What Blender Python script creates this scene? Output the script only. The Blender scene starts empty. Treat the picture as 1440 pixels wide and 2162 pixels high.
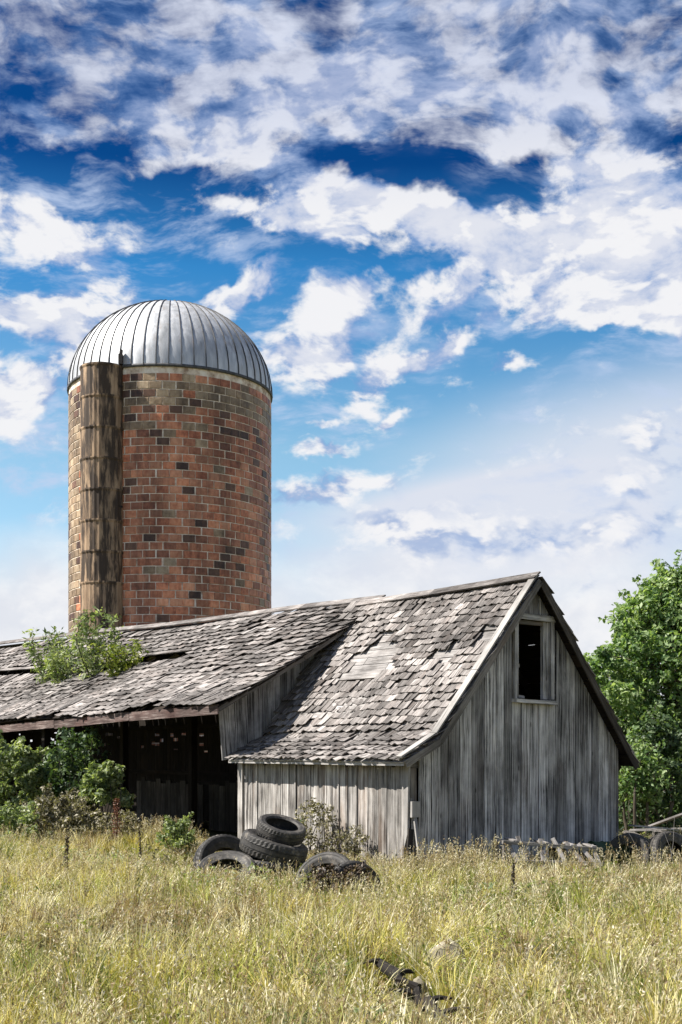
import bpy, math, random
import numpy as np
from mathutils import Vector, Matrix, Euler, noise as mnoise

random.seed(11)
RNG = np.random.default_rng(7)
S = bpy.context.scene
COL = S.collection
F = 2600.0            # focal length in photo pixels; horizon row 1585, camera 1.7 m up
HOR = 1585.0
CAMZ = 1.7

# ------------------------------------------------------------------ camera
cd = bpy.data.cameras.new('camera')
cam = bpy.data.objects.new('camera', cd)
COL.objects.link(cam)
cam.location = (0, 0, CAMZ)
cam.rotation_euler = (math.radians(90), 0, 0)
cd.sensor_fit = 'VERTICAL'
cd.sensor_height = 36.0
cd.lens = 36.0 * F / 2162.0
cd.shift_y = (HOR - 1081.0) / 2162.0
cd.clip_start = 0.1
cd.clip_end = 6000
S.camera = cam

# ------------------------------------------------------------------ sun
SUN_EL = math.radians(50)
hx, hy = -0.995, -0.10
hl = math.hypot(hx, hy)
SUN = Vector((hx / hl * math.cos(SUN_EL), hy / hl * math.cos(SUN_EL), math.sin(SUN_EL)))
ld = bpy.data.lights.new('sun', 'SUN')
ld.energy = 5.0
ld.angle = math.radians(0.5)
ld.color = (1.0, 0.95, 0.87)
sun = bpy.data.objects.new('sun', ld)
COL.objects.link(sun)
sun.rotation_euler = (-SUN).to_track_quat('-Z', 'Y').to_euler()
sun.location = (-20, 10, 30)

# ------------------------------------------------------------------ exposure
S.view_settings.view_transform = 'Standard'
S.view_settings.look = 'None'
S.view_settings.exposure = 1.08
S.view_settings.gamma = 1.0
S.view_settings.use_curve_mapping = False
S.render.engine = 'CYCLES'
S.cycles.use_adaptive_sampling = True
S.cycles.adaptive_threshold = 0.02
S.cycles.max_bounces = 5
S.cycles.diffuse_bounces = 2
S.cycles.glossy_bounces = 2
S.cycles.transmission_bounces = 3
S.cycles.transparent_max_bounces = 4
S.cycles.caustics_reflective = False
S.cycles.caustics_refractive = False


# ------------------------------------------------------------------ node helpers
class NT:
    def __init__(self, tree):
        self.t = tree
        tree.nodes.clear()

    def n(self, typ, **kw):
        nd = self.t.nodes.new(typ)
        for k, v in kw.items():
            setattr(nd, k, v)
        return nd

    def put(self, sock, v):
        if v is None:
            return
        if isinstance(v, bpy.types.NodeSocket):
            self.t.links.new(v, sock)
        else:
            sock.default_value = v

    def math(self, op, a, b=None, c=None, clamp=False):
        nd = self.n('ShaderNodeMath', operation=op, use_clamp=clamp)
        for i, v in enumerate((a, b, c)):
            self.put(nd.inputs[i], v)
        return nd.outputs[0]

    def vmath(self, op, a, b=None):
        nd = self.n('ShaderNodeVectorMath', operation=op)
        self.put(nd.inputs[0], a)
        if b is not None:
            self.put(nd.inputs[1], b)
        return nd.outputs[0]

    def noise(self, vec, scale=1.0, detail=4.0, rough=0.55, dist=0.0, color=False):
        nd = self.n('ShaderNodeTexNoise')
        self.put(nd.inputs['Vector'], vec)
        self.put(nd.inputs['Scale'], scale)
        self.put(nd.inputs['Detail'], detail)
        self.put(nd.inputs['Roughness'], rough)
        self.put(nd.inputs['Distortion'], dist)
        return nd.outputs['Color' if color else 'Fac']

    def rng(self, v, a, b, c=0.0, d=1.0, smooth=True):
        nd = self.n('ShaderNodeMapRange')
        if smooth:
            nd.interpolation_type = 'SMOOTHSTEP'
        nd.clamp = True
        self.put(nd.inputs['Value'], v)
        self.put(nd.inputs['From Min'], a)
        self.put(nd.inputs['From Max'], b)
        self.put(nd.inputs['To Min'], c)
        self.put(nd.inputs['To Max'], d)
        return nd.outputs['Result']

    def ramp(self, v, stops):
        nd = self.n('ShaderNodeValToRGB')
        el = nd.color_ramp.elements
        while len(el) < len(stops):
            el.new(0.5)
        for e, (p, c) in zip(el, stops):
            e.position = p
            e.color = (*c, 1.0)
        self.put(nd.inputs[0], v)
        return nd.outputs[0]

    def mix(self, f, a, b, blend='MIX'):
        nd = self.n('ShaderNodeMix', data_type='RGBA', blend_type=blend)
        nd.clamp_factor = True
        self.put(nd.inputs[0], f)
        self.put(nd.inputs[6], a if isinstance(a, bpy.types.NodeSocket) else (*a[:3], 1.0))
        self.put(nd.inputs[7], b if isinstance(b, bpy.types.NodeSocket) else (*b[:3], 1.0))
        return nd.outputs[2]

    def comb(self, x, y, z):
        nd = self.n('ShaderNodeCombineXYZ')
        for i, v in enumerate((x, y, z)):
            self.put(nd.inputs[i], v)
        return nd.outputs[0]


# ------------------------------------------------------------------ world: daylight sky with drifting cloud
world = bpy.data.worlds.new('World')
S.world = world
world.use_nodes = True
W = NT(world.node_tree)


def azel(u, v):
    a, e = (u - 720) / F, (HOR - v) / F
    az = math.atan(a)
    return az, math.atan(e * math.cos(az))


tc = W.n('ShaderNodeTexCoord')
D = W.vmath('NORMALIZE', tc.outputs['Generated'])
sp = W.n('ShaderNodeSeparateXYZ')
W.put(sp.inputs[0], D)
AZ = W.math('ARCTAN2', sp.outputs[0], sp.outputs[1])
EL = W.math('ARCSINE', sp.outputs[2])
AE = W.comb(AZ, EL, 0.0)
sky = W.n('ShaderNodeTexSky', sky_type='NISHITA')
sky.sun_disc = False
sky.sun_elevation = SUN_EL
sky.sun_rotation = math.atan2(hx, hy) % (2 * math.pi)
sky.air_density = 1.0
sky.dust_density = 0.6
sky.ozone_density = 3.0
hs = W.n('ShaderNodeHueSaturation')
W.put(hs.inputs['Color'], sky.outputs[0])
hs.inputs['Hue'].default_value = 0.492
hs.inputs['Saturation'].default_value = 1.30
hs.inputs['Value'].default_value = 0.64
gm = W.n('ShaderNodeGamma')
W.put(gm.inputs[0], hs.outputs[0])
gm.inputs[1].default_value = 1.18
# deep overhead, paler and hazier towards the horizon
tint = W.ramp(W.math('DIVIDE', EL, 0.6), [(0.0, (0.30, 0.36, 0.40)), (0.15, (0.55, 0.46, 0.41)), (0.40, (0.90, 0.54, 0.39)), (0.62, (0.22, 0.35, 0.36)), (0.74, (0.018, 0.100, 0.165)), (1.0, (0.016, 0.092, 0.150))])
BLUE = W.vmath('MULTIPLY', gm.outputs[0], W.vmath('MULTIPLY', tint, (5.0, 5.0, 5.0)))

# slow swirl of the sampling direction, then billowing noise drawn out along the wind
wv = W.noise(D, scale=7.0, detail=3.0, rough=0.55, color=True)
wv = W.vmath('MULTIPLY', W.vmath('SUBTRACT', wv, (0.5, 0.5, 0.5)), (0.05, 0.05, 0.045))
wind = W.n('ShaderNodeMapping', vector_type='POINT')
W.put(wind.inputs[0], W.vmath('ADD', D, wv))
wind.inputs['Rotation'].default_value = (0, math.radians(28), 0)
wind.inputs['Scale'].default_value = (0.72, 1.0, 1.25)
DWs = wind.outputs[0]
SHIFT = W.vmath('ADD', DWs, (-0.010, 0.0, 0.026))


def fbm(vec, dt=6.0):
    big = W.noise(vec, scale=11.0, detail=3.0, rough=0.58)
    fine = W.noise(vec, scale=34.0, detail=dt, rough=0.60)
    return W.math('MULTIPLY_ADD', fine, 1.0, W.math('MULTIPLY_ADD', big, 0.40, -0.13))


f1 = fbm(DWs)
f2 = fbm(SHIFT, 3.0)


# cloud banks: (u, v, half width, half height, turn in degrees, weight)
BANKS = [
    # the high mottled deck
    (190, 60, 480, 150, 6, 0.20), (560, 150, 420, 150, -10, 0.17), (900, 190, 420, 150, -18, 0.17), (1300, 110, 420, 200, -20, 0.18),
    (1140, 200, 50, 170, 32, 0.24), (1300, 290, 240, 70, -8, 0.12), (620, 270, 300, 50, -12, 0.11),
    (110, 275, 130, 26, 24, 0.20), (310, 300, 50, 70, 30, 0.14), (480, 300, 120, 26, -20, 0.10),
    # cumulus rows
    (110, 480, 180, 40, 8, 0.32), (90, 530, 150, 30, 4, 0.22), (640, 410, 110, 55, 10, 0.30), (540, 465, 120, 26, 12, 0.24), (800, 460, 180, 52, 6, 0.32), (950, 475, 80, 45, 0, 0.28),
    (1330, 480, 250, 100, 4, 0.42), (1250, 570, 260, 90, 8, 0.42), (1400, 620, 170, 70, 0, 0.38),
    (690, 680, 110, 80, -25, 0.32), (650, 770, 100, 50, -25, 0.30), (555, 585, 60, 30, -45, 0.26), (480, 635, 90, 35, -20, 0.32),
    (800, 805, 75, 45, -45, 0.32), (890, 755, 75, 26, -30, 0.28), (930, 620, 100, 34, -40, 0.26), (1010, 690, 80, 30, -30, 0.24), (1090, 770, 60, 20, -20, 0.24),
    (770, 610, 100, 36, -30, 0.24), (50, 660, 90, 50, 0, 0.30), (170, 700, 100, 90, -15, 0.32), (120, 800, 120, 40, -15, 0.22), (15, 830, 60, 80, -10, 0.30), (1150, 690, 40, 40, 0, 0.18),
    (690, 950, 85, 15, -6, 0.30), (690, 895, 45, 11, -10, 0.26), (845, 885, 30, 14, -30, 0.2), (700, 1040, 140, 34, -8, 0.26), (1000, 580, 90, 30, -20, 0.15),
    (1250, 1130, 500, 40, -3, 0.16), (1400, 960, 90, 90, 0, 0.14), (800, 1120, 260, 40, -4, 0.16),
    # clear lanes
    (150, 375, 300, 45, 8, -0.16), (330, 545, 150, 50, 10, -0.16), (480, 375, 110, 40, 0, -0.10), (800, 340, 300, 30, 8, -0.16), (1090, 400, 130, 46, 6, -0.26), (900, 335, 130, 40, 6, -0.14), (680, 40, 45, 60, 20, -0.16),
    (1300, 712, 170, 18, -4, -0.20), (20, 160, 60, 40, 0, -0.14), (1080, 90, 60, 45, 0, -0.10), (1220, 40, 70, 40, 0, -0.12), (380, 190, 70, 30, 0, -0.08),
]
# soft veils without edges: (u, v, half width, half height, turn, thickness)
VEILS = [(1330, 960, 560, 190, -10, 0.86), (900, 1060, 420, 60, -6, 0.55), (1050, 1190, 620, 150, -3, 0.92)]


def banks(rows, vec, a, b):
    total = None
    for (u, v, sx, sy, turn, wt) in rows:
        a0, e0 = azel(u, v)
        mp = W.n('ShaderNodeMapping', vector_type='TEXTURE')
        W.put(mp.inputs[0], vec)
        mp.inputs['Location'].default_value = (a0, e0, 0)
        mp.inputs['Rotation'].default_value = (0, 0, math.radians(-turn))
        mp.inputs['Scale'].default_value = (sx / F, sy / F, 1)
        ln = W.n('ShaderNodeVectorMath', operation='LENGTH')
        W.put(ln.inputs[0], mp.outputs[0])
        m = W.rng(ln.outputs['Value'], a, b, wt, 0.0)
        total = m if total is None else W.math('ADD', total, m)
    return total


wob = W.noise(D, scale=20.0, detail=4.0, rough=0.6, color=True)
wob = W.vmath('MULTIPLY', W.vmath('SUBTRACT', wob, (0.5, 0.5, 0.5)), (0.075, 0.050, 0.0))
AEW = W.vmath('ADD', AE, wob)
cov = banks(BANKS, AEW, 0.3, 1.6)
veil = banks(VEILS, AE, 0.1, 1.3)
ang = W.n('ShaderNodeVectorMath', operation='DISTANCE')
W.put(ang.inputs[0], D)
ang.inputs[1].default_value = (0.0, 0.96, 0.28)
cov = W.math('ADD', cov, W.rng(ang.outputs['Value'], 0.35, 0.70, -0.09, 0.06))      # broken cover goes on unseen round the sky, thickened to lift the shade
cov = W.math('MAXIMUM', W.math('MINIMUM', cov, 0.32), -0.26)
w2 = W.n('ShaderNodeMapping', vector_type='POINT')
W.put(w2.inputs[0], W.vmath('ADD', D, wv))
w2.inputs['Rotation'].default_value = (0, math.radians(38), 0)
w2.inputs['Scale'].default_value = (0.34, 1.0, 1.2)
streak = W.noise(w2.outputs[0], scale=44.0, detail=5.0, rough=0.62)
high = W.rng(EL, 0.40, 0.50)                       # the thin mottled deck above the cumulus
fh = W.math('MULTIPLY_ADD', streak, 0.62, W.math('MULTIPLY_ADD', f1, 0.62, -0.09))
d1 = W.math('ADD', W.math('MULTIPLY_ADD', W.math('SUBTRACT', fh, f1), W.math('MULTIPLY_ADD', high, 0.65, 0.35), f1), cov)
dens = W.rng(d1, W.math('MULTIPLY_ADD', high, -0.05, 0.53), W.math('MULTIPLY_ADD', high, 0.17, 0.79))
dens = W.math('MULTIPLY', dens, W.math('MULTIPLY_ADD', high, -0.10, 0.98))
thick = W.rng(d1, 0.62, 0.98)
lit = W.rng(W.math('SUBTRACT', f1, f2), W.math('MULTIPLY_ADD', high, 0.03, -0.14), W.math('MULTIPLY_ADD', high, 0.03, 0.09))
lit = W.math('MAXIMUM', lit, W.math('MULTIPLY', thick, W.math('MULTIPLY_ADD', high, -0.72, 0.72)))
base = W.mix(thick, (1.9, 3.3, 6.2), (4.1, 4.8, 6.8))
peak = W.mix(high, (8.6, 8.6, 8.8), (7.0, 7.4, 8.6))
ccol = W.mix(lit, base, peak)
# bright bank lying along the whole horizon
bank_top = W.math('MULTIPLY_ADD', W.noise(D, scale=7.0, detail=3.0), 0.11, 0.10)
hb = W.rng(W.math('SUBTRACT', bank_top, EL), -0.035, 0.05)
veil = W.math('MINIMUM', veil, 0.92)
BLUE = W.mix(veil, BLUE, W.mix(high, (7.2, 7.4, 8.2), (3.2, 4.6, 8.0)))
bcol = W.mix(W.rng(f1, 0.40, 0.74), (7.3, 7.5, 8.1), (8.6, 8.6, 8.8))
# thin torn cirrus through the open blue
cir = W.math('MULTIPLY', W.rng(streak, 0.43, 0.72), W.rng(W.noise(D, scale=8.0, detail=3.0, rough=0.6), 0.36, 0.62))
cir = W.math('MULTIPLY', cir, 0.85)
BLUE = W.mix(cir, BLUE, (5.2, 6.2, 8.2))
BLUE = W.mix(W.math('MULTIPLY', hb, 0.97), BLUE, bcol)
full = W.mix(dens, BLUE, ccol)
bg = W.n('ShaderNodeBackground')
W.put(bg.inputs['Color'], full)
bg.inputs['Strength'].default_value = 0.05
out = W.n('ShaderNodeOutputWorld')
W.t.links.new(bg.outputs[0], out.inputs[0])
world.cycles.sampling_method = 'MANUAL'
world.cycles.sample_map_resolution = 512


# ------------------------------------------------------------------ materials
def material(name):
    m = bpy.data.materials.new(name)
    m.use_nodes = True
    return m, NT(m.node_tree)


def piece_random(T):
    """a number that differs from piece to piece, joined or not"""
    oi = T.n('ShaderNodeObjectInfo').outputs['Random']
    isl = T.n('ShaderNodeNewGeometry').outputs['Random Per Island']
    return T.math('FRACT', T.math('MULTIPLY_ADD', oi, 7.31, T.math('MULTIPLY', isl, 3.77)))


def finish(T, color, rough=0.8, bump=None, bstr=0.3, bdist=0.01, metal=0.0, spec=0.3, transl=None):
    bs = T.n('ShaderNodeBsdfPrincipled')
    T.put(bs.inputs['Base Color'], color if isinstance(color, bpy.types.NodeSocket) else (*color, 1))
    T.put(bs.inputs['Roughness'], rough)
    T.put(bs.inputs['Metallic'], metal)
    T.put(bs.inputs['Specular IOR Level'], spec)
    if bump is not None:
        b = T.n('ShaderNodeBump')
        b.inputs['Strength'].default_value = bstr
        b.inputs['Distance'].default_value = bdist
        T.put(b.inputs['Height'], bump)
        T.t.links.new(b.outputs[0], bs.inputs['Normal'])
    sh = bs.outputs[0]
    if transl is not None:
        tr = T.n('ShaderNodeBsdfTranslucent')
        T.put(tr.inputs[0], transl[0])
        mx = T.n('ShaderNodeMixShader')
        mx.inputs[0].default_value = transl[1]
        T.t.links.new(sh, mx.inputs[1])
        T.t.links.new(tr.outputs[0], mx.inputs[2])
        sh = mx.outputs[0]
    o = T.n('ShaderNodeOutputMaterial')
    T.t.links.new(sh, o.inputs[0])


def wood(name, dark, mid, light, warm=(0.2, 0.12, 0.07), warm_amt=0.2, lo=0.36, hi=0.66, spread=(0.65, 1.25), bstr=0.5, gx=42.0, gy=1.5, knots=True, wx=0.35):
    m, T = material(name)
    uv = T.n('ShaderNodeUVMap').outputs[0]
    r = piece_random(T)
    vec = T.vmath('ADD', uv, T.comb(T.math('MULTIPLY', r, 41.0), T.math('MULTIPLY', r, 17.0), T.math('MULTIPLY', r, 9.0)))
    wig = T.noise(T.vmath('MULTIPLY', vec, (4, 1.5, 1)), 1.0, 2.0)
    vec2 = T.vmath('ADD', vec, T.comb(T.math('MULTIPLY', wig, 0.05), 0.0, 0.0))
    grain = T.noise(T.vmath('MULTIPLY', vec2, (gx, gy, 1)), 1.0, 6.0, 0.68)
    fine = T.noise(T.vmath('MULTIPLY', vec2, (gx * 4, gy * 3, 1)), 1.0, 3.0, 0.6)
    stain = T.noise(T.vmath('MULTIPLY', vec, (4.0, 1.3, 1)), 1.0, 4.0, 0.6)
    v = T.math('MULTIPLY_ADD', grain, 0.5, T.math('MULTIPLY_ADD', fine, 0.22, T.math('MULTIPLY', stain, 0.28)))
    col = T.ramp(v, [(lo, dark), ((lo + hi) / 2, mid), (hi, light)])
    wm = T.noise(T.vmath('MULTIPLY', vec, (2.2, 0.7, 1)), 1.0, 3.0)
    col = T.mix(T.rng(wm, 0.5, 0.72, 0.0, warm_amt), col, warm)
    if knots:
        vo = T.n('ShaderNodeTexVoronoi')
        T.put(vo.inputs['Vector'], T.vmath('MULTIPLY', vec, (5.0, 1.6, 1)))
        vo.inputs['Scale'].default_value = 1.0
        kn = T.rng(vo.outputs['Distance'], 0.03, 0.10, 0.75, 0.0)
        col = T.mix(kn, col, (0.035, 0.028, 0.024))
    br = T.math('MULTIPLY_ADD', r, spread[1] - spread[0], spread[0])
    pos = T.n('ShaderNodeNewGeometry').outputs['Position']
    wth = T.noise(pos, 1.1, 5.0, 0.65)
    br = T.math('MULTIPLY', br, T.rng(wth, 0.34, 0.60, 1.0 - wx, 1.08))
    col = T.mix(1.0, col, T.comb(br, br, br), 'MULTIPLY')
    finish(T, col, 0.85, T.math('ADD', grain, T.math('MULTIPLY', fine, 0.4)), bstr, 0.006, spec=0.15)
    return m


M = {}
M['wall_lit'] = wood('weathered_siding', (0.06, 0.054, 0.05), (0.38, 0.355, 0.33), (0.64, 0.61, 0.58), (0.24, 0.16, 0.11), 0.45, 0.425, 0.60, (0.66, 1.16), gx=52, gy=0.8)
M['wall_gable'] = wood('grey_siding', (0.035, 0.033, 0.032), (0.42, 0.405, 0.395), (0.76, 0.74, 0.72), (0.17, 0.13, 0.11), 0.3, 0.42, 0.62, (0.5, 1.25), gx=58, gy=0.55)
M['shingle'] = wood('weathered_shingle', (0.055, 0.048, 0.044), (0.27, 0.245, 0.23), (0.50, 0.47, 0.445), (0.17, 0.13, 0.11), 0.4, 0.39, 0.63, (0.42, 1.2), gx=42, gy=3.0, knots=False, wx=0.45)
M['sheath'] = wood('bleached_sheathing', (0.06, 0.055, 0.05), (0.28, 0.262, 0.25), (0.48, 0.455, 0.435), (0.2, 0.16, 0.13), 0.2, 0.36, 0.62, (0.7, 1.1))
M['frame'] = wood('old_framing', (0.04, 0.035, 0.03), (0.17, 0.155, 0.14), (0.32, 0.30, 0.28), (0.18, 0.11, 0.07), 0.3, 0.34, 0.66, (0.7, 1.2))
M['inside'] = wood('shade_dark_timber', (0.006, 0.005, 0.004), (0.018, 0.014, 0.011), (0.04, 0.033, 0.027), (0.05, 0.03, 0.02), 0.3, 0.34, 0.66, (0.7, 1.2))  # near-black: shade of interiors and undersides put into the timber colour
M['dim'] = wood('shade_dim_timber', (0.015, 0.013, 0.011), (0.07, 0.06, 0.05), (0.16, 0.14, 0.12), (0.05, 0.03, 0.02), 0.3, 0.36, 0.64, (0.6, 1.2))  # darkened colour carries shade for the partition and the far barge board
M['trim'] = wood('silvered_trim', (0.12, 0.112, 0.105), (0.30, 0.285, 0.27), (0.44, 0.42, 0.40), (0.25, 0.2, 0.17), 0.3, 0.32, 0.66, (0.85, 1.1), knots=False)
M['fascia'] = wood('red_brown_fascia', (0.04, 0.028, 0.025), (0.14, 0.10, 0.09), (0.40, 0.35, 0.32), (0.13, 0.05, 0.04), 0.6, 0.40, 0.64, (0.8, 1.1), knots=False)
M['black_wood'] = wood('rotten_black_wood', (0.012, 0.011, 0.010), (0.03, 0.026, 0.023), (0.075, 0.065, 0.055), (0.05, 0.03, 0.02), 0.3)
M['bark'] = wood('bark', (0.03, 0.025, 0.02), (0.10, 0.085, 0.065), (0.2, 0.17, 0.14), (0.12, 0.08, 0.05), 0.3, gx=14, gy=4, knots=False, bstr=0.9)


def tile_mat(name, c0, c1, c2):
    m, T = material(name)
    r = piece_random(T)
    co = T.n('ShaderNodeTexCoord').outputs['Object']
    vec = T.vmath('ADD', co, T.comb(T.math('MULTIPLY', r, 31.0), T.math('MULTIPLY', r, 13.0), T.math('MULTIPLY', r, 7.0)))
    a = T.noise(vec, 7.0, 5.0, 0.65)
    streak = T.noise(T.vmath('MULTIPLY', vec, (18, 18, 3)), 1.0, 3.0, 0.6)
    v = T.math('MULTIPLY_ADD', a, 0.6, T.math('MULTIPLY_ADD', streak, 0.25, T.math('MULTIPLY', r, 0.17)))
    col = T.ramp(v, [(0.34, c0), (0.5, c1), (0.66, c2)])
    br = T.math('MULTIPLY_ADD', T.math('FRACT', T.math('MULTIPLY', r, 5.3)), 0.45, 0.75)
    col = T.mix(1.0, col, T.comb(br, br, br), 'MULTIPLY')
    pos = T.n('ShaderNodeNewGeometry').outputs['Position']
    run = T.noise(T.vmath('MULTIPLY', pos, (1.3, 1.3, 0.16)), 1.0, 6.0, 0.65)
    blot = T.noise(pos, 0.55, 4.0, 0.6)
    dirt = T.math('MULTIPLY', T.rng(run, 0.36, 0.58, 0.55, 1.08), T.rng(blot, 0.35, 0.6, 0.72, 1.08))
    col = T.mix(1.0, col, T.comb(dirt, dirt, dirt), 'MULTIPLY')
    finish(T, col, 0.5, a, 0.35, 0.01, spec=0.4)
    return m


M['tile_red'] = tile_mat('red_clay_tile', (0.30, 0.088, 0.042), (0.56, 0.205, 0.10), (0.68, 0.34, 0.195))
M['tile_brown'] = tile_mat('brown_clay_tile', (0.22, 0.074, 0.038), (0.42, 0.165, 0.088), (0.56, 0.27, 0.155))
M['tile_dark'] = tile_mat('burnt_clay_tile', (0.05, 0.024, 0.015), (0.115, 0.055, 0.033), (0.19, 0.10, 0.06))
M['tile_tan'] = tile_mat('buff_clay_tile', (0.16, 0.105, 0.06), (0.31, 0.215, 0.13), (0.44, 0.34, 0.225))

m, T = material('mortar')
co = T.n('ShaderNodeTexCoord').outputs['Object']
mn = T.noise(co, 3.0, 5.0, 0.65)
finish(T, T.ramp(mn, [(0.35, (0.34, 0.24, 0.17)), (0.50, (0.72, 0.60, 0.48)), (0.62, (0.88, 0.80, 0.69))]), 0.9, mn, 0.4)
M['mortar'] = m


def metal_mat(name, lo, hi, rust, rust_amt, rough=0.45, metal=0.55, sc=(5, 5, 0.9), stain=(0.56, 0.72), rsc=(1, 1, 1)):
    m, T = material(name)
    co = T.n('ShaderNodeTexCoord').outputs['Object']
    r = piece_random(T)
    vec = T.vmath('ADD', co, T.comb(T.math('MULTIPLY', r, 21.0), T.math('MULTIPLY', r, 11.0), 0.0))
    st = T.noise(T.vmath('MULTIPLY', vec, sc), 1.0, 6.0, 0.65)
    ro = T.noise(T.vmath('MULTIPLY', vec, rsc), 1.7, 6.0, 0.7)
    col = T.ramp(st, [(0.34, lo), (0.66, hi)])
    br = T.math('MULTIPLY_ADD', r, 0.34, 0.80)
    col = T.mix(1.0, col, T.comb(br, br, br), 'MULTIPLY')
    rm = T.rng(ro, stain[0], stain[1], 0.0, rust_amt)
    col = T.mix(rm, col, rust)
    finish(T, col, T.math('MULTIPLY_ADD', st, 0.3, rough - 0.12), st, 0.12, 0.01, metal=metal, spec=0.4)
    return m


M['galv'] = metal_mat('galvanised_dome', (0.40, 0.41, 0.42), (0.62, 0.63, 0.65), (0.30, 0.24, 0.20), 0.5, 0.5, 0.4, stain=(0.52, 0.70), rsc=(2.5, 2.5, 0.6))
M['seam'] = metal_mat('dull_seam', (0.045, 0.045, 0.048), (0.12, 0.12, 0.125), (0.2, 0.12, 0.08), 0.4, 0.6, 0.2)
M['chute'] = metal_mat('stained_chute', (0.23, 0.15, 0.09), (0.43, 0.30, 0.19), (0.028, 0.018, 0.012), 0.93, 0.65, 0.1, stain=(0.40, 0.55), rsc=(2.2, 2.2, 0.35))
M['chute_clean'] = metal_mat('pale_chute', (0.17, 0.175, 0.175), (0.30, 0.32, 0.33), (0.2, 0.15, 0.1), 0.3, 0.55, 0.3)
M['iron'] = metal_mat('dark_iron', (0.02, 0.018, 0.017), (0.05, 0.042, 0.038), (0.12, 0.05, 0.025), 0.5, 0.7, 0.2)
M['green_paint'] = metal_mat('faded_green_paint', (0.018, 0.04, 0.018), (0.045, 0.085, 0.04), (0.09, 0.06, 0.035), 0.5, 0.6, 0.0)
M['white_paint'] = metal_mat('chalky_white_paint', (0.28, 0.27, 0.25), (0.52, 0.51, 0.49), (0.3, 0.22, 0.15), 0.6, 0.7, 0.0)

m, T = material('perished_rubber')
co = T.n('ShaderNodeTexCoord').outputs['Object']
a = T.noise(co, 6.0, 6.0, 0.7)
b = T.noise(co, 28.0, 4.0, 0.6)
col = T.ramp(T.math('MULTIPLY_ADD', b, 0.3, T.math('MULTIPLY', a, 0.7)), [(0.38, (0.018, 0.017, 0.016)), (0.54, (0.05, 0.046, 0.042)), (0.68, (0.17, 0.15, 0.125))])
finish(T, col, 0.62, b, 0.25, 0.01, spec=0.35)
M['rubber'] = m


def leaf_mat(name, stops, transl=0.35):
    m, T = material(name)
    r = piece_random(T)
    co = T.n('ShaderNodeTexCoord').outputs['Object']
    a = T.noise(co, 1.3, 3.0, 0.55)
    v = T.math('MULTIPLY_ADD', a, 0.8, T.math('MULTIPLY', r, 0.42))
    col = T.ramp(v, stops)
    tcol = T.mix(1.0, col, (1.25, 1.35, 0.55), 'MULTIPLY')
    finish(T, col, 0.5, spec=0.35, transl=(tcol, transl))
    return m


M['leaf_tree'] = leaf_mat('tree_leaf', [(0.36, (0.06, 0.115, 0.040)), (0.58, (0.16, 0.25, 0.090)), (0.84, (0.38, 0.46, 0.24))], 0.42)
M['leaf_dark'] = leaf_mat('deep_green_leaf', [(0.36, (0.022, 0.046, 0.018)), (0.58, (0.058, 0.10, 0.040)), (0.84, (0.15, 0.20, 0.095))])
M['leaf_bush'] = leaf_mat('bush_leaf', [(0.36, (0.075, 0.11, 0.042)), (0.58, (0.185, 0.235, 0.095)), (0.84, (0.44, 0.47, 0.28))], 0.4)
M['leaf_lime'] = leaf_mat('lime_leaf', [(0.36, (0.08, 0.12, 0.018)), (0.58, (0.17, 0.21, 0.035)), (0.84, (0.30, 0.32, 0.07))])
M['leaf_dry'] = leaf_mat('dry_weed', [(0.36, (0.07, 0.06, 0.035)), (0.58, (0.20, 0.18, 0.115)), (0.84, (0.40, 0.36, 0.26))], 0.25)
M['seed_red'] = leaf_mat('rust_red_seed', [(0.36, (0.05, 0.018, 0.010)), (0.58, (0.13, 0.045, 0.025)), (0.84, (0.24, 0.10, 0.06))], 0.15)
M['seed_dark'] = leaf_mat('dark_seed', [(0.36, (0.012, 0.009, 0.006)), (0.58, (0.04, 0.026, 0.016)), (0.84, (0.09, 0.06, 0.035))], 0.1)

m, T = material('grass_blade')
at = T.n('ShaderNodeAttribute', attribute_name='tint')
tcol = T.mix(1.0, at.outputs['Color'], (1.2, 1.15, 0.6), 'MULTIPLY')
finish(T, at.outputs['Color'], 0.6, spec=0.25, transl=(tcol, 0.3))
M['grass'] = m

m, T = material('meadow_soil')
co = T.n('ShaderNodeTexCoord').outputs['Object']
a = T.noise(co, 0.9, 8.0, 0.65)
b = T.noise(co, 14.0, 5.0, 0.7)
c = T.math('MULTIPLY_ADD', b, 0.5, T.math('MULTIPLY', a, 0.5))
finish(T, T.ramp(c, [(0.36, (0.05, 0.045, 0.022)), (0.52, (0.13, 0.12, 0.052)), (0.68, (0.26, 0.24, 0.11))]), 0.95, c, 0.8, 0.05, spec=0.1)
M['soil'] = m

m, T = material('lichen_stone')
co = T.n('ShaderNodeTexCoord').outputs['Object']
a = T.noise(co, 7.0, 8.0, 0.7)
finish(T, T.ramp(a, [(0.35, (0.13, 0.115, 0.08)), (0.52, (0.27, 0.24, 0.18)), (0.68, (0.42, 0.38, 0.30))]), 0.9, a, 0.8, 0.02, spec=0.2)
M['stone'] = m


# ------------------------------------------------------------------ object helpers
def tag(o, label=None, cat=None, group=None, kind=None):
    if label:
        o['label'] = label
    if cat:
        o['category'] = cat
    if group:
        o['group'] = group
    if kind:
        o['kind'] = kind
    return o


def empty(name, loc=(0, 0, 0), rz=0.0, parent=None):
    o = bpy.data.objects.new(name, None)
    o.empty_display_size = 0.2
    o.location = loc
    o.rotation_euler = (0, 0, rz)
    o.parent = parent
    COL.objects.link(o)
    return o


def link(name, mesh, parent=None, matrix=None):
    o = bpy.data.objects.new(name, mesh)
    o.parent = parent
    if matrix is not None:
        o.matrix_basis = matrix
    COL.objects.link(o)
    return o


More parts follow.
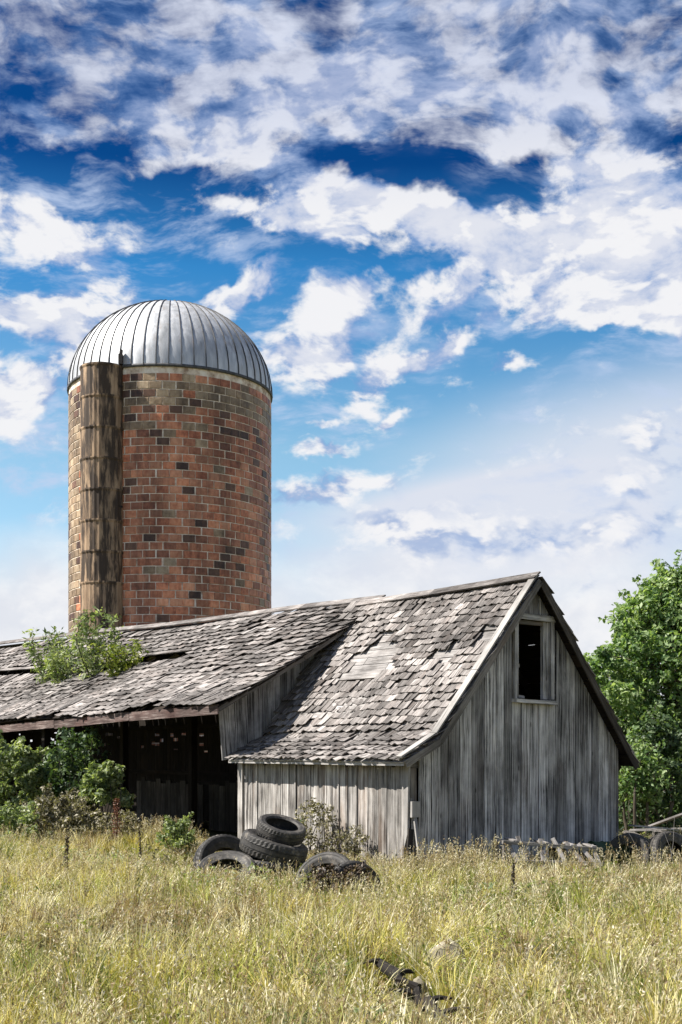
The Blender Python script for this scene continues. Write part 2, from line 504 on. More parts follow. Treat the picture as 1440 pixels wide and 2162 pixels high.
class MB:
    """collects faces with grain coordinates; build() links ONE mesh object"""

    def __init__(self):
        self.v, self.f, self.uv, self.mi = [], [], [], []

    def face(self, idx, uvs, mi=0):
        self.f.append(idx)
        self.uv.extend(uvs)
        self.mi.append(mi)

    def hexa(self, p, L, mi=0, off=None):
        """p: 8 corners, 0-3 one end going round, 4-7 the other end; grain runs from end to end (length L)"""
        b = len(self.v)
        self.v.extend([tuple(q) for q in p])
        ox, oy = off or (random.random() * 20, random.random() * 20)
        P = [Vector(q) for q in p]
        acc = 0.0
        for k in range(4):
            j = (k + 1) % 4
            w = (P[j] - P[k]).length
            self.face((b + k, b + j, b + 4 + j, b + 4 + k), [(ox + acc, oy), (ox + acc + w, oy), (ox + acc + w, oy + L), (ox + acc, oy + L)], mi)
            acc += w
        self.face((b + 3, b + 2, b + 1, b), [(ox, oy), (ox + .05, oy), (ox + .05, oy + .02), (ox, oy + .02)], mi)
        self.face((b + 4, b + 5, b + 6, b + 7), [(ox, oy), (ox + .05, oy), (ox + .05, oy + .02), (ox, oy + .02)], mi)

    def beam(self, a, b, w, h, up=(0, 0, 1), mi=0, taper=1.0, twist=0.0):
        a, b = Vector(a), Vector(b)
        d = (b - a)
        L = d.length
        d.normalize()
        u = Vector(up)
        s = d.cross(u)
        if s.length < 1e-4:
            u = Vector((0, 1, 0))
            s = d.cross(u)
        s.normalize()
        u = s.cross(d)
        u.normalize()
        if twist:
            s, u = s * math.cos(twist) + u * math.sin(twist), u * math.cos(twist) - s * math.sin(twist)
        pts = []
        for c, k in ((a, 1.0), (b, taper)):
            for sx, sy in ((-1, -1), (1, -1), (1, 1), (-1, 1)):
                pts.append(c + s * (sx * w / 2 * k) + u * (sy * h / 2 * k))
        self.hexa(pts, L, mi)

    def tube(self, path, radii, seg=8, mi=0, jag=0.0, close=True):
        b0 = len(self.v)
        n = len(path)
        acc = 0.0
        ox = random.random() * 20
        P = [Vector(p) for p in path]
        lens = []
        for i in range(n):
            if i:
                acc += (P[i] - P[i - 1]).length
            lens.append(acc)
            t = (P[min(i + 1, n - 1)] - P[max(i - 1, 0)]).normalized()
            x = t.cross(Vector((0.31, 0.87, 0.11))).normalized()
            y = t.cross(x)
            for k in range(seg):
                a = 2 * math.pi * k / seg
                r = radii[i] * (1 + random.uniform(-jag, jag))
                self.v.append(tuple(P[i] + x * (math.cos(a) * r) + y * (math.sin(a) * r)))
        for i in range(n - 1):
            for k in range(seg):
                j = (k + 1) % seg
                a0, a1 = ox + k * radii[i] * 6.28 / seg, ox + (k + 1) * radii[i] * 6.28 / seg
                self.face((b0 + i * seg + k, b0 + i * seg + j, b0 + (i + 1) * seg + j, b0 + (i + 1) * seg + k),
                          [(a0, lens[i]), (a1, lens[i]), (a1, lens[i + 1]), (a0, lens[i + 1])], mi)
        if close:
            self.face(tuple(b0 + (n - 1) * seg + k for k in range(seg)), [(ox + .01 * k, 0) for k in range(seg)], mi)
            self.face(tuple(b0 + seg - 1 - k for k in range(seg)), [(ox + .01 * k, 0) for k in range(seg)], mi)

    def mesh(self, name, mats, smooth=False):
        me = bpy.data.meshes.new(name)
        me.from_pydata(self.v, [], self.f)
        ul = me.uv_layers.new(name='UVMap')
        ul.data.foreach_set('uv', np.array(self.uv, dtype=np.float32).ravel())
        for mt in (mats if isinstance(mats, (list, tuple)) else [mats]):
            me.materials.append(mt)
        me.polygons.foreach_set('material_index', self.mi)
        if smooth:
            me.polygons.foreach_set('use_smooth', [True] * len(self.f))
        me.update()
        return me

    def build(self, name, mats, parent=None, smooth=False, matrix=None):
        return link(name, self.mesh(name, mats, smooth), parent, matrix)


def np_mesh(name, verts, faces, mats, tint=None, parent=None, kind=None, link_it=True):
    """verts (n,3); faces a list of (m,k) index arrays"""
    me = bpy.data.meshes.new(name)
    me.vertices.add(len(verts))
    me.vertices.foreach_set('co', np.ascontiguousarray(verts, dtype=np.float32).ravel())
    tot = np.concatenate([np.full(len(f), f.shape[1], dtype=np.int32) for f in faces])
    idx = np.concatenate([f.ravel() for f in faces]).astype(np.int32)
    me.loops.add(len(idx))
    me.loops.foreach_set('vertex_index', idx)
    me.polygons.add(len(tot))
    st = np.zeros(len(tot), dtype=np.int32)
    st[1:] = np.cumsum(tot)[:-1]
    me.polygons.foreach_set('loop_start', st)
    me.polygons.foreach_set('loop_total', tot)
    if tint is not None:
        a = me.attributes.new('tint', 'FLOAT_COLOR', 'POINT')
        a.data.foreach_set('color', np.ascontiguousarray(np.c_[tint, np.ones(len(tint))], dtype=np.float32).ravel())
    me.materials.append(mats)
    me.update(calc_edges=True)
    if not link_it:
        return me
    o = link(name, me, parent)
    if kind:
        o['kind'] = kind
    return o


def px(u, v, Y):
    return Vector(((u - 720) / F * Y, Y, CAMZ - (v - HOR) / F * Y))


def gz(x, y):
    """height of the ground"""
    near = np.clip((30.0 - np.hypot(x, y - 10)) / 12.0, 0, 1)
    return (0.05 * np.sin(x * 0.9 + 1.0) * np.cos(y * 0.7) + 0.035 * np.sin(x * 2.1 + y * 1.3)) * near


def on_ground(u, Y):
    x = (u - 720) / F * Y
    return Vector((x, Y, float(gz(x, Y))))


# ------------------------------------------------------------------ ground
def make_ground():
    ax = np.concatenate([[-3000, -1200, -500, -200, -90, -45], np.arange(-24, 24.1, 0.6), [45, 90, 200, 500, 1200, 3000]])
    ay = np.concatenate([[-3000, -1200, -400, -150, -60, -25], np.arange(-6, 42.1, 0.6), [60, 100, 200, 500, 1200, 4000]])
    X, Y = np.meshgrid(ax, ay)
    V = np.c_[X.ravel(), Y.ravel(), gz(X, Y).ravel()]
    nx, ny = len(ax), len(ay)
    i = (np.arange(ny - 1)[:, None] * nx + np.arange(nx - 1)[None, :]).ravel()
    o = np_mesh('ground', V, [np.c_[i, i + 1, i + nx + 1, i + nx]], M['soil'])
    o.data.polygons.foreach_set('use_smooth', [True] * len(i))
    tag(o, kind='structure')


make_ground()

# barn frame: x across the gable (w), y along the ridge away from the camera (L)
BA = Vector((0.915, 17.0, 0.0))
BROT = math.atan2(0.59, 0.808)
CB, SB = math.cos(BROT), math.sin(BROT)


def bw(x, y, z=0.0):
    """barn coordinates to world"""
    return Vector((BA.x + CB * x - SB * y, BA.y + SB * x + CB * y, z))


def to_barn(X, Y):
    dx, dy = X - BA.x, Y - BA.y
    return CB * dx + SB * dy, -SB * dx + CB * dy


# ------------------------------------------------------------------ shingles shared by both roofs
def shingle_geo(kind):
    rnd = random.Random(kind * 7 + 1)
    nx, ny = 3, 3
    top = []
    side = rnd.uniform(-0.25, 0.25)
    for j in range(ny):
        for i in range(nx):
            x = i / (nx - 1) - 0.5
            y = j / (ny - 1)
            jag = (rnd.uniform(-0.06, 0.05) if j == 0 else 0) + (rnd.uniform(-0.05, 0.12) if j == 0 and kind % 3 == 0 else 0)
            cup = (0.020 * (x * 2) ** 2 + side * 0.05 * x) * (1 - y)
            lift = 0.011 * (1 - y) ** 2 * rnd.uniform(0.4, 2.2)
            top.append((x * (1 + rnd.uniform(-0.04, 0.02)), y + jag, cup + lift + 0.008))
    v = top + [(a, b, c - 0.009) for a, b, c in top]
    f = []
    n = nx * ny
    for j in range(ny - 1):
        for i in range(nx - 1):
            a = j * nx + i
            f.append((a, a + 1, a + nx + 1, a + nx))
            f.append((n + a, n + a + nx, n + a + nx + 1, n + a + 1))
    ring = [0, 1, 2, 5, 8, 7, 6, 3]
    for k in range(8):
        a, b = ring[k], ring[(k + 1) % 8]
        f.append((b, a, n + a, n + b))
    return v, f


SH = [shingle_geo(k) for k in range(7)]


def shingle_mesh(k):
    v, f = SH[k]
    mb = MB()
    mb.v = list(v)
    for q in f:
        mb.face(q, [(v[i][0] * 0.2, v[i][1] * 0.32 + v[i][2]) for i in q])
    return mb.mesh('shingle', M['shingle'])


SHM = [shingle_mesh(k) for k in range(7)]


def lay_shingles(parent, spots, frame, stuff_name, n_own=300, score=None):
    """spots: (s, y, width, length, lift, skew); frame(s, y) -> origin, T, U, N. The ones that show largest are objects, the rest one part."""
    items = []
    for (s, y, w, ln, lift, skew) in spots:
        o, Tn, U, N = frame(s, y)
        U2 = (U + N * lift).normalized()
        N2 = Tn.cross(U2)
        c, sn = math.cos(skew), math.sin(skew)
        Tq, Uq = Tn * c + U2 * sn, U2 * c - Tn * sn
        mt = Matrix(((Tq.x * w, Uq.x * ln, N2.x, o.x), (Tq.y * w, Uq.y * ln, N2.y, o.y), (Tq.z * w, Uq.z * ln, N2.z, o.z), (0, 0, 0, 1)))
        items.append((score(o) if score else 0.0, random.randrange(7), mt))
    items.sort(key=lambda t: -t[0])
    for sc, k, mt in items[:n_own]:
        link('shingle', SHM[k], parent, mt)
    rest = items[n_own:]
    if rest:
        mb = MB()
        for sc, k, mt in rest:
            v, f = SH[k]
            b = len(mb.v)
            mb.v.extend([tuple(mt @ Vector(q)) for q in v])
            ox, oy = random.random() * 30, random.random() * 30
            for q in f:
                mb.face(tuple(b + i for i in q), [(ox + v[i][0] * 0.2, oy + v[i][1] * 0.32 + v[i][2]) for i in q])
        tag(mb.build(stuff_name, M['shingle'], parent), kind='stuff')


# ------------------------------------------------------------------ wall boards
def wall_board(parent, name, poly, o, Tn, N, thick, mat, bow=0.0):
    """poly: (s, z) corners bottom-left, bottom-right, top-right, top-left; the board stands proud of the plane by thick"""
    o, Tn, N = Vector(o), Vector(Tn), Vector(N)
    mb = MB()
    ends = []
    for (a, b) in ((poly[0], poly[1]), (poly[3], poly[2])):
        zb = bow if a is poly[0] else 0.0
        pa = o + Tn * a[0] + Vector((0, 0, a[1]))
        pb = o + Tn * b[0] + Vector((0, 0, b[1]))
        ends.append([pa + N * (0.002 + zb * 0.4), pb + N * (0.002 + zb), pb + N * (thick + zb), pa + N * (thick + zb * 0.4)])
    L = max(poly[3][1] - poly[0][1], poly[2][1] - poly[1][1])
    mb.hexa(ends[0] + ends[1], L)
    return mb.build(name, mat, parent)


# ================================================================== SMALL GABLED BARN
barn = empty('gabled_barn', BA, BROT)
tag(barn, 'small grey plank barn with steep patched shingle roof and dark loft window', 'barn')
GW = 4.31      # gable width
GL = 4.46      # length
E1 = (-0.23, 1.545)
E2 = (0.42, 1.87)
RG = (2.37, 4.27)
E3 = (4.52, 1.46)
OVER = 0.20


def small_roof_z(x):
    if x < E2[0]:
        return E1[1] + (x - E1[0]) * (E2[1] - E1[1]) / (E2[0] - E1[0])
    if x < RG[0]:
        return E2[1] + (x - E2[0]) * (RG[1] - E2[1]) / (RG[0] - E2[0])
    return RG[1] + (x - RG[0]) * (E3[1] - RG[1]) / (E3[0] - RG[0])


# front (eave) wall
front = MB()
for z in (0.35, 1.0, 1.52):
    front.beam((0.10, 0.02, z), (0.10, GL - 0.02, z), 0.06, 0.09)
front = front.build('front_wall', M['frame'], barn)
y = 0.10
while y < GL - 0.14:
    w = random.uniform(0.15, 0.26)
    if y + w > GL - 0.14:
        w = GL - 0.14 - y
    g = random.uniform(0.003, 0.014)
    zt = 1.60 + random.uniform(-0.015, 0.01)
    zb = random.uniform(-0.06, 0.05)
    wall_board(front, 'wall_board', [(-y - w + g, zb + random.uniform(-.03, .03)), (-y, zb), (-y, zt), (-y - w + g, zt)], (0.05, 0, 0), (0, -1, 0), (-1, 0, 0), random.uniform(0.018, 0.03), M['wall_lit'], random.uniform(-0.004, 0.012))
    # cover strip over some joints
    if random.random() < 0.3:
        wall_board(front, 'batten', [(-y - 0.02, 0.1), (-y + 0.02, 0.1), (-y + 0.02, 1.585), (-y - 0.02, 1.585)], (0.019, 0, 0), (0, -1, 0), (-1, 0, 0), 0.016, M['wall_lit'])
    y += w
wall_board(front, 'corner_board', [(-GL - 0.02, -0.1), (-GL + 0.12, -0.1), (-GL + 0.12, 1.62), (-GL - 0.02, 1.62)], (0.04, 0, 0), (0, -1, 0), (-1, 0, 0), 0.045, M['wall_lit'])
wall_board(front, 'corner_board', [(-0.07, 0.35), (0.0, 0.55), (0.03, 1.60), (-0.09, 1.60)], (0.04, 0, 0), (0, -1, 0), (-1, 0, 0), 0.04, M['trim'])

# gable wall
WX0, WX1, WZ0, WZ1 = 2.06, 2.74, 2.46, 3.66
gable = MB()
for z, xa, xb in ((0.4, 0.1, GW - .1), (1.5, 0.1, GW - .1), (2.40, 0.95, 3.75)):
    gable.beam((xa, 0.06, z), (xb, 0.06, z), 0.08, 0.09)
for x in (0.14, GW - 0.08):
    gable.beam((x, 0.08, -0.1), (x, 0.08, small_roof_z(x) - 0.12), 0.1, 0.1)
for x in (WX0 - 0.05, WX1 + 0.05):
    gable.beam((x, 0.07, 2.4), (x, 0.07, 3.75), 0.08, 0.08)
gable = gable.build('gable_wall', M['frame'], barn)
x = 0.20
while x < GW - 0.02:
    w = random.uniform(0.14, 0.25)
    w = min(w, GW - x)
    if w < 0.05:
        break
    g = random.uniform(0.003, 0.016)
    a, b = x, x + w - g
    th = random.uniform(0.018, 0.032)
    zb = random.uniform(-0.08, 0.06) + (random.uniform(0.05, 0.3) if random.random() < 0.15 else 0)

    def top(q):
        return small_roof_z(q) - 0.045
    segs = []
    if b > WX0 and a < WX1:
        segs = [(zb, zb, WZ0, WZ0), (WZ1, WZ1, top(a), top(b))]
        if min(top(a), top(b)) < WZ1 + 0.03:
            segs = segs[:1]
    else:
        segs = [(zb, zb + random.uniform(-.03, .03), top(a), top(b))]
        if a < RG[0] < b:
            segs = [(zb, zb, RG[1] - 0.16, RG[1] - 0.16)]
    for (p, q, r_, s_) in segs:
        wall_board(gable, 'wall_board', [(a, p), (b, q), (b, s_), (a, r_)], (0, 0, 0), (1, 0, 0), (0, -1, 0), th, M['wall_gable'], random.uniform(-0.004, 0.010))
    x += w
# what is left of the corner: a stub of board and a nailed block
wall_board(gable, 'corner_block', [(0.03, 0.78), (0.17, 0.78), (0.17, 1.00), (0.03, 1.00)], (0, -0.02, 0), (1, 0, 0), (0, -1, 0), 0.05, M['trim'])
mb = MB()
mb.beam((0.10, 0.02, -0.1), (0.09, 0.0, 0.95), 0.035, 0.03)
mb.build('broken_stud', M['trim'], gable)

# loft window
win = MB()
win.beam((WX0 - 0.02, 0.03, WZ0 - 0.03), (WX1 + 0.02, 0.03, WZ0 - 0.03), 0.07, 0.05)
win = win.build('window', M['frame'], barn)


def fr(name, a, b, w, h, mat='trim'):
    q = MB()
    q.beam(a, b, w, h)
    return q.build(name, M[mat], win)


fr('window_sill', (WX0 - 0.09, -0.06, WZ0 - 0.02), (WX1 + 0.09, -0.06, WZ0 - 0.045), 0.12, 0.055, 'wall_gable')
fr('window_frame', (WX0 - 0.035, -0.045, WZ0 + 0.012), (WX0 - 0.035, -0.045, WZ1), 0.07, 0.05, 'wall_gable')
fr('window_frame', (WX1 + 0.035, -0.045, WZ0 + 0.012), (WX1 + 0.035, -0.045, WZ1), 0.07, 0.05, 'wall_gable')
fr('window_frame', (WX0 - 0.09, -0.05, WZ1 + 0.04), (WX1 + 0.09, -0.05, WZ1 + 0.02), 0.05, 0.09, 'wall_gable')
fr('window_jamb', (WX1 - 0.06, 0.012, WZ0 + 0.012), (WX1 - 0.06, 0.012, WZ1 - 0.01), 0.11, 0.06, 'wall_gable')
fr('window_rail', (WX0, 0.01, WZ1 - 0.05), (WX1 - 0.115, 0.01, WZ1 - 0.05), 0.04, 0.06, 'frame')
fr('broken_sash', (WX0 + 0.01, 0.04, WZ0 + 0.06), (WX0 + 0.26, 0.10, WZ0 + 0.04), 0.05, 0.04, 'sheath')
fr('broken_sash', (WX0 + 0.02, 0.05, WZ0 + 0.50), (WX0 + 0.17, 0.10, WZ0 + 0.51), 0.03, 0.05, 'sheath')

# other two walls, far eave side and the end against the long barn
back = MB()
for z in (0.4, 1.3):
    back.beam((GW - 0.06, 0.1, z), (GW - 0.06, GL, z), 0.06, 0.09)
back = back.build('back_wall', M['frame'], barn)
y = 0.0
while y < GL:
    w = random.uniform(0.18, 0.26)
    wall_board(back, 'wall_board', [(y, -0.05), (y + w - 0.006, -0.05), (y + w - 0.006, 1.56), (y, 1.56)], (GW - 0.02, 0, 0), (0, 1, 0), (1, 0, 0), 0.022, M['wall_gable'])
    y += w
endw = MB()
endw.beam((0.1, GL - 0.12, 1.2), (GW - 0.1, GL - 0.12, 1.2), 0.08, 0.1)
endw = endw.build('end_wall', M['inside'], barn)
x = 0.02
while x < GW - 0.1:
    w = 0.24
    wall_board(endw, 'wall_board', [(x, -0.05), (x + w - .01, -0.05), (x + w - .01, small_roof_z(x + w) - .12), (x, small_roof_z(x) - .12)], (0, GL - 0.08, 0), (1, 0, 0), (0, 1, 0), 0.022, M['inside'])
    x += w

# roof: rafters as the carrying mesh, then sheathing, shingles, trim
roof = MB()
for y in (0.12, 1.2, 2.3, 3.4, 4.3):
    roof.beam((E1[0] + .05, y, E1[1] - 0.03), (E2[0], y, E2[1] - 0.10), 0.05, 0.1)
    roof.beam((E2[0], y, E2[1] - 0.10), (RG[0], y, RG[1] - 0.13), 0.05, 0.1)
    roof.beam((E3[0] - .05, y, E3[1] - 0.06), (RG[0], y, RG[1] - 0.13), 0.05, 0.1)
roof.beam((RG[0], -OVER + .05, RG[1] - .12), (RG[0], GL, RG[1] - .12), 0.04, 0.14)
roof = roof.build('roof', M['inside'], barn)

SEGS_L = [(Vector((E1[0], 0, E1[1])), Vector((E2[0], 0, E2[1]))), (Vector((E2[0], 0, E2[1])), Vector((RG[0], 0, RG[1])))]
LEN1 = (SEGS_L[0][1] - SEGS_L[0][0]).length
LEN2 = (SEGS_L[1][1] - SEGS_L[1][0]).length


def sag(s, y):
    return 0.045 * mnoise.noise(Vector((s * 0.8, y * 0.7, 3.3))) + 0.02 * mnoise.noise(Vector((s * 2.2, y * 2.0, 9.1)))


def frame_left(s, y):
    if s < LEN1:
        a, b, t = *SEGS_L[0], s / LEN1
    else:
        a, b, t = *SEGS_L[1], (s - LEN1) / LEN2
    U = (b - a).normalized()
    if abs(s - LEN1) < 0.3:      # ease over the kick in the slope
        k = (s - LEN1 + 0.3) / 0.6
        U = ((SEGS_L[0][1] - SEGS_L[0][0]).normalized() * (1 - k) + (SEGS_L[1][1] - SEGS_L[1][0]).normalized() * k).normalized()
    Tn = Vector((0, -1, 0))
    N = Tn.cross(U)
    o = a.lerp(b, t) + Vector((0, y, 0)) + N * (0.03 + sag(s, y))
    return o, Tn, U, N


RB = Vector((E3[0], 0, E3[1]))
RT = Vector((RG[0], 0, RG[1]))
LEN3 = (RT - RB).length


def frame_right(s, y):
    U = (RT - RB).normalized()
    Tn = Vector((0, 1, 0))
    N = Tn.cross(U)
    return RB.lerp(RT, s / LEN3) + Vector((0, y, 0)) + N * 0.03, Tn, U, N


def sheathing(parent, frame, length, y0, y1, step, skip=None, drop=0.022, mat='sheath', cuts=2, fill=0.96):
    s = 0.0
    while s < length - 0.05:
        w = min(step * random.uniform(fill, 1.0), length - s - 0.01)
        edges = [y0] + sorted(random.uniform(y0 + 0.6, y1 - 0.6) for _ in range(cuts - 1)) + [y1]
        for ya, yb in zip(edges[:-1], edges[1:]):
            parts = [(ya, yb)]
            if skip:
                parts = skip(s, s + w, ya, yb)
            for pa, pb in parts:
                if pb - pa < 0.1:
                    continue
                mb = MB()
                ends = []
                jit = random.uniform(-0.008, 0.008)
                for yy in (pa + 0.004, pb - 0.004):
                    o0, Tn, U, N = frame(s + 0.005, yy)
                    o1 = o0 + U * (w - 0.012)
                    lo = -drop - 0.022 + jit
                    ends.append([o0 + N * lo, o1 + N * lo, o1 + N * (lo + 0.022), o0 + N * (lo + 0.022)])
                mb.hexa(ends[0] + ends[1], pb - pa)
                mb.build('sheathing_board', M[mat], parent)
        s += step


sheathing(roof, frame_left, LEN1 + LEN2, -OVER, GL - 0.04, 0.165, fill=0.92)
sheathing(roof, frame_right, LEN3, -OVER, GL - 0.04, 0.24, cuts=1, mat='inside')  # near-black boards stand in for the shade under this slope


def bare(s, y):
    """patches of the lit slope where the shingles have blown off"""
    n = mnoise.noise(Vector((s * 1.3, y * 0.9, 21.7)))
    n2 = mnoise.noise(Vector((s * 6.0, y * 3.0, 1.7))) * 0.35
    c = math.hypot((s - 2.30) / 0.95, (y - 2.75) / 0.85)
    c2 = math.hypot((s - 2.3) / 0.40, (y - 0.9) / 0.5)
    c3 = math.hypot((s - 1.15) / 0.22, (y - 3.3) / 0.6)
    band = 0.55 * mnoise.noise(Vector((s * 5.2, y * 1.1, 31.0)))
    return min(c, c2, c3) + n2 + band < 0.64 or n > 0.62


def spots_for(length, y0, y1, expo, wmin, wmax, miss=0.03, skip=None, curl=0.05):
    out_ = []
    s = -0.03
    while s < length - 0.05:
        y = y0 + random.uniform(-0.1, 0.0)
        while y < y1:
            w = random.uniform(wmin, wmax)
            yc = y + w / 2
            if not (skip and skip(s + 0.1, yc)) and random.random() > miss:
                big = random.random() < 0.12
                out_.append((s + random.uniform(-0.018, 0.018), yc, w * random.uniform(0.93, 0.99), expo * random.uniform(1.75, 2.15),
                             -random.uniform(0.030, 0.058) - (random.uniform(0, curl) if big else 0), random.gauss(0, 0.022)))
            y += w
        s += expo
    return out_


lay_shingles(roof, spots_for(LEN1 + LEN2 - 0.06, -OVER + 0.06, GL - 0.1, 0.145, 0.09, 0.24, 0.03, bare, 0.10), frame_left, 'shingle_field', 300,
             score=lambda o: (-o.y * 1.0) + o.z * 0.05)
lay_shingles(roof, spots_for(LEN3 - 0.22, -OVER + 0.04, GL - 0.1, 0.17, 0.16, 0.28, 0.02), frame_right, 'far_shingle_field', 0)


def strip(parent, name, pts, w, h, mat, up=(0, 0, 1)):
    out_ = []
    for a, b in zip(pts[:-1], pts[1:]):
        mb = MB()
        mb.beam(a, b, w, h, up)
        out_.append(mb.build(name, M[mat], parent))
    return out_


# pale verge boards lying on the edge of the lit slope
def verge(s, lift=0.055):
    o, Tn, U, N = frame_left(s, -OVER + 0.06)
    return o + N * lift, N


for sa, sb in ((0.0, LEN1 - 0.02), (LEN1 + 0.0, LEN1 + 1.2), (LEN1 + 1.21, LEN1 + LEN2)):
    pa, na = verge(sa)
    pb, nb = verge(sb)
    q = MB()
    q.beam(pa, pb, 0.13, 0.022, (na + nb) * 0.5)
    q.build('verge_board', M['trim'], roof)
# barge boards hanging under both verges
strip(roof, 'barge_board', [(E1[0] + .03, -OVER - 0.012, E1[1] - 0.03), (E2[0], -OVER - 0.012, E2[1] - 0.05), (RG[0], -OVER - 0.012, RG[1] - 0.06)], 0.02, 0.10, 'frame')
strip(roof, 'barge_board', [(E3[0], -OVER - 0.012, E3[1] - 0.03), (RG[0] + 0.02, -OVER - 0.012, RG[1] - 0.06)], 0.02, 0.11, 'dim')  # this one darker: the overhang's shadow put into its colour
strip(roof, 'ridge_board', [(RG[0] - 0.055, -OVER, RG[1] + 0.028), (RG[0] - 0.055, 2.2, RG[1] + 0.018), (RG[0] - 0.055, GL - .25, RG[1] + 0.03)], 0.17, 0.025, 'shingle', (-0.6, 0, 0.8))
strip(roof, 'eave_fascia', [(E1[0] + 0.03, -OVER + .02, E1[1] - 0.035), (E1[0] + 0.03, GL - 0.02, E1[1] - 0.03)], 0.02, 0.035, 'trim')

# ================================================================== LONG BARN
longb = empty('long_barn', BA, BROT)
tag(longb, 'long open-fronted barn with sagging weathered shingle roof below the silo', 'barn')
LX0, LX1, LX2 = -0.66, 2.77, 4.30
LY0, LY1 = 4.02, 25.0


def eave_z(y):
    return 2.43 - 0.009 * (y - LY0) + 0.03 * math.sin((y - LY0) * 0.9)


def ridge_z(y):
    return 4.39 + 0.028 * (y - LY0) + 0.025 * math.sin((y - LY0) * 0.55 + 0.5)


SLOPE_RUN = LX1 - LX0


def frame_long(s, y):
    ez, rz = eave_z(y), ridge_z(y)
    a, b = Vector((LX0, y, ez)), Vector((LX1, y, rz))
    L = (b - a).length
    U = (b - a) / L
    Tn = Vector((0, -1, 0))
    N = Tn.cross(U)
    sg = 0.07 * mnoise.noise(Vector((s * 0.6, y * 0.45, 7.7))) + 0.02 * mnoise.noise(Vector((s * 2, y * 1.6, 4.1))) - 0.06 * math.sin(min(1, max(0, s / L)) * math.pi)
    return a + U * s + N * (0.03 + sg), Tn, U, N


def frame_long_back(s, y):
    a, b = Vector((LX2, y, ridge_z(y) - 1.0)), Vector((LX1, y, ridge_z(y)))
    U = (b - a).normalized()
    Tn = Vector((0, 1, 0))
    return a + U * s + Tn.cross(U) * 0.03, Tn, U, Tn.cross(U)


LLEN = 3.86
lroof = MB()
y = LY0 + 0.3
while y < LY1:
    lroof.beam((LX0 + .04, y, eave_z(y) - 0.05), (LX1, y, ridge_z(y) - 0.2), 0.05, 0.13)
    lroof.beam((LX2 - .03, y, ridge_z(y) - 1.09), (LX1, y, ridge_z(y) - 0.2), 0.05, 0.13)
    y += 1.2
lroof = lroof.build('roof', M['inside'], longb)

# slots where the roof has opened up: (s, y from, y to)
HOLES = [(2.36, 8.7, 10.9, 0.36), (2.34, 16.0, 21.0, 0.40), (2.10, 10.9, 13.6, 0.34)]


def skip_long(sa, sb, ya, yb):
    parts = [(ya, yb)]
    for hs_, ha, hb, hh in HOLES:
        if sb > hs_ and sa < hs_ + hh:
            nxt = []
            for pa, pb in parts:
                if hb <= pa or ha >= pb:
                    nxt.append((pa, pb))
                else:
                    if ha > pa:
                        nxt.append((pa, ha))
                    if hb < pb:
                        nxt.append((hb, pb))
            parts = nxt
    # spans short enough to follow the sagging surface
    out_ = []
    for pa, pb in parts:
        n = max(1, int((pb - pa) / 3.0))
        for i in range(n):
            out_.append((pa + (pb - pa) * i / n, pa + (pb - pa) * (i + 1) / n))
    return out_


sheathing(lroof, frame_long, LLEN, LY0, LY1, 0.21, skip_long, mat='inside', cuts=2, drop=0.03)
sheathing(lroof, frame_long_back, 1.8, LY0, LY1, 0.25, None, mat='frame', cuts=2)


def hole_at(s, y):
    for hs_, ha, hb, hh in HOLES:
        if hs_ - 0.02 < s + 0.12 < hs_ + hh + 0.05 and ha < y < hb:
            return True
    return mnoise.noise(Vector((s * 1.5, y * 0.9, 55.0))) > 0.66


sc_cam = to_barn(0, 0)
lay_shingles(lroof, spots_for(LLEN - 0.02, LY0, LY1, 0.185, 0.20, 0.42, 0.03, hole_at, 0.09), frame_long, 'shingle_field', 300,
             score=lambda o: -math.hypot(o.x - sc_cam[0], o.y - sc_cam[1]))
lay_shingles(lroof, spots_for(1.55, LY0, LY1, 0.17, 0.18, 0.30, 0.02), frame_long_back, 'far_shingle_field', 0)
# a few heaved planks round the slots
for (s, ya, yb, lift) in ((2.62, 8.9, 10.6, 0.07), (2.62, 16.4, 19.0, 0.09)):
    o0, Tn, U, N = frame_long(s, ya)
    o1 = frame_long(s - 0.08, yb)[0]
    q = MB()
    q.beam(o0 + N * 0.02, o1 + N * lift, 0.11, 0.02, N)
    q.build('heaved_plank', M['shingle'], lroof)
# fascia, in lengths, sagging a little off the rafter ends
for ya, yb, da, db in ((LY0 + .02, 7.2, 0.06, 0.09), (7.22, 10.6, 0.08, 0.13), (10.62, 14.4, 0.11, 0.17), (14.42, 18.5, 0.10, 0.14), (18.52, LY1, 0.10, 0.10)):
    q = MB()
    q.beam((LX0 + 0.02, ya, eave_z(ya) - da), (LX0 + 0.02, yb, eave_z(yb) - db), 0.025, 0.16)
    q.build('eave_fascia', M['fascia'], lroof)
for ya, yb in ((LY0, 6.5), (6.51, 9.0), (9.01, 12.2), (12.21, 16.0), (16.01, 20.0), (20.01, LY1)):
    q = MB()
    q.beam((LX1 - 0.07, ya, ridge_z(ya) + 0.012), (LX1 - 0.07, yb, ridge_z(yb) + 0.012), 0.20, 0.025, (-0.5, 0, 0.86))
    q.build('ridge_board', M['shingle'], lroof)
# verge trim of the near end
for sa, sb in ((0.0, 1.9), (1.91, 3.83)):
    oa, Tn, U, N = frame_long(sa, LY0 + 0.03)
    ob = frame_long(sb, LY0 + 0.03)[0]
    q = MB()
    q.beam(oa - N * 0.09, ob - N * 0.09, 0.022, 0.08, N)
    q.build('verge_board', M['frame'], lroof)

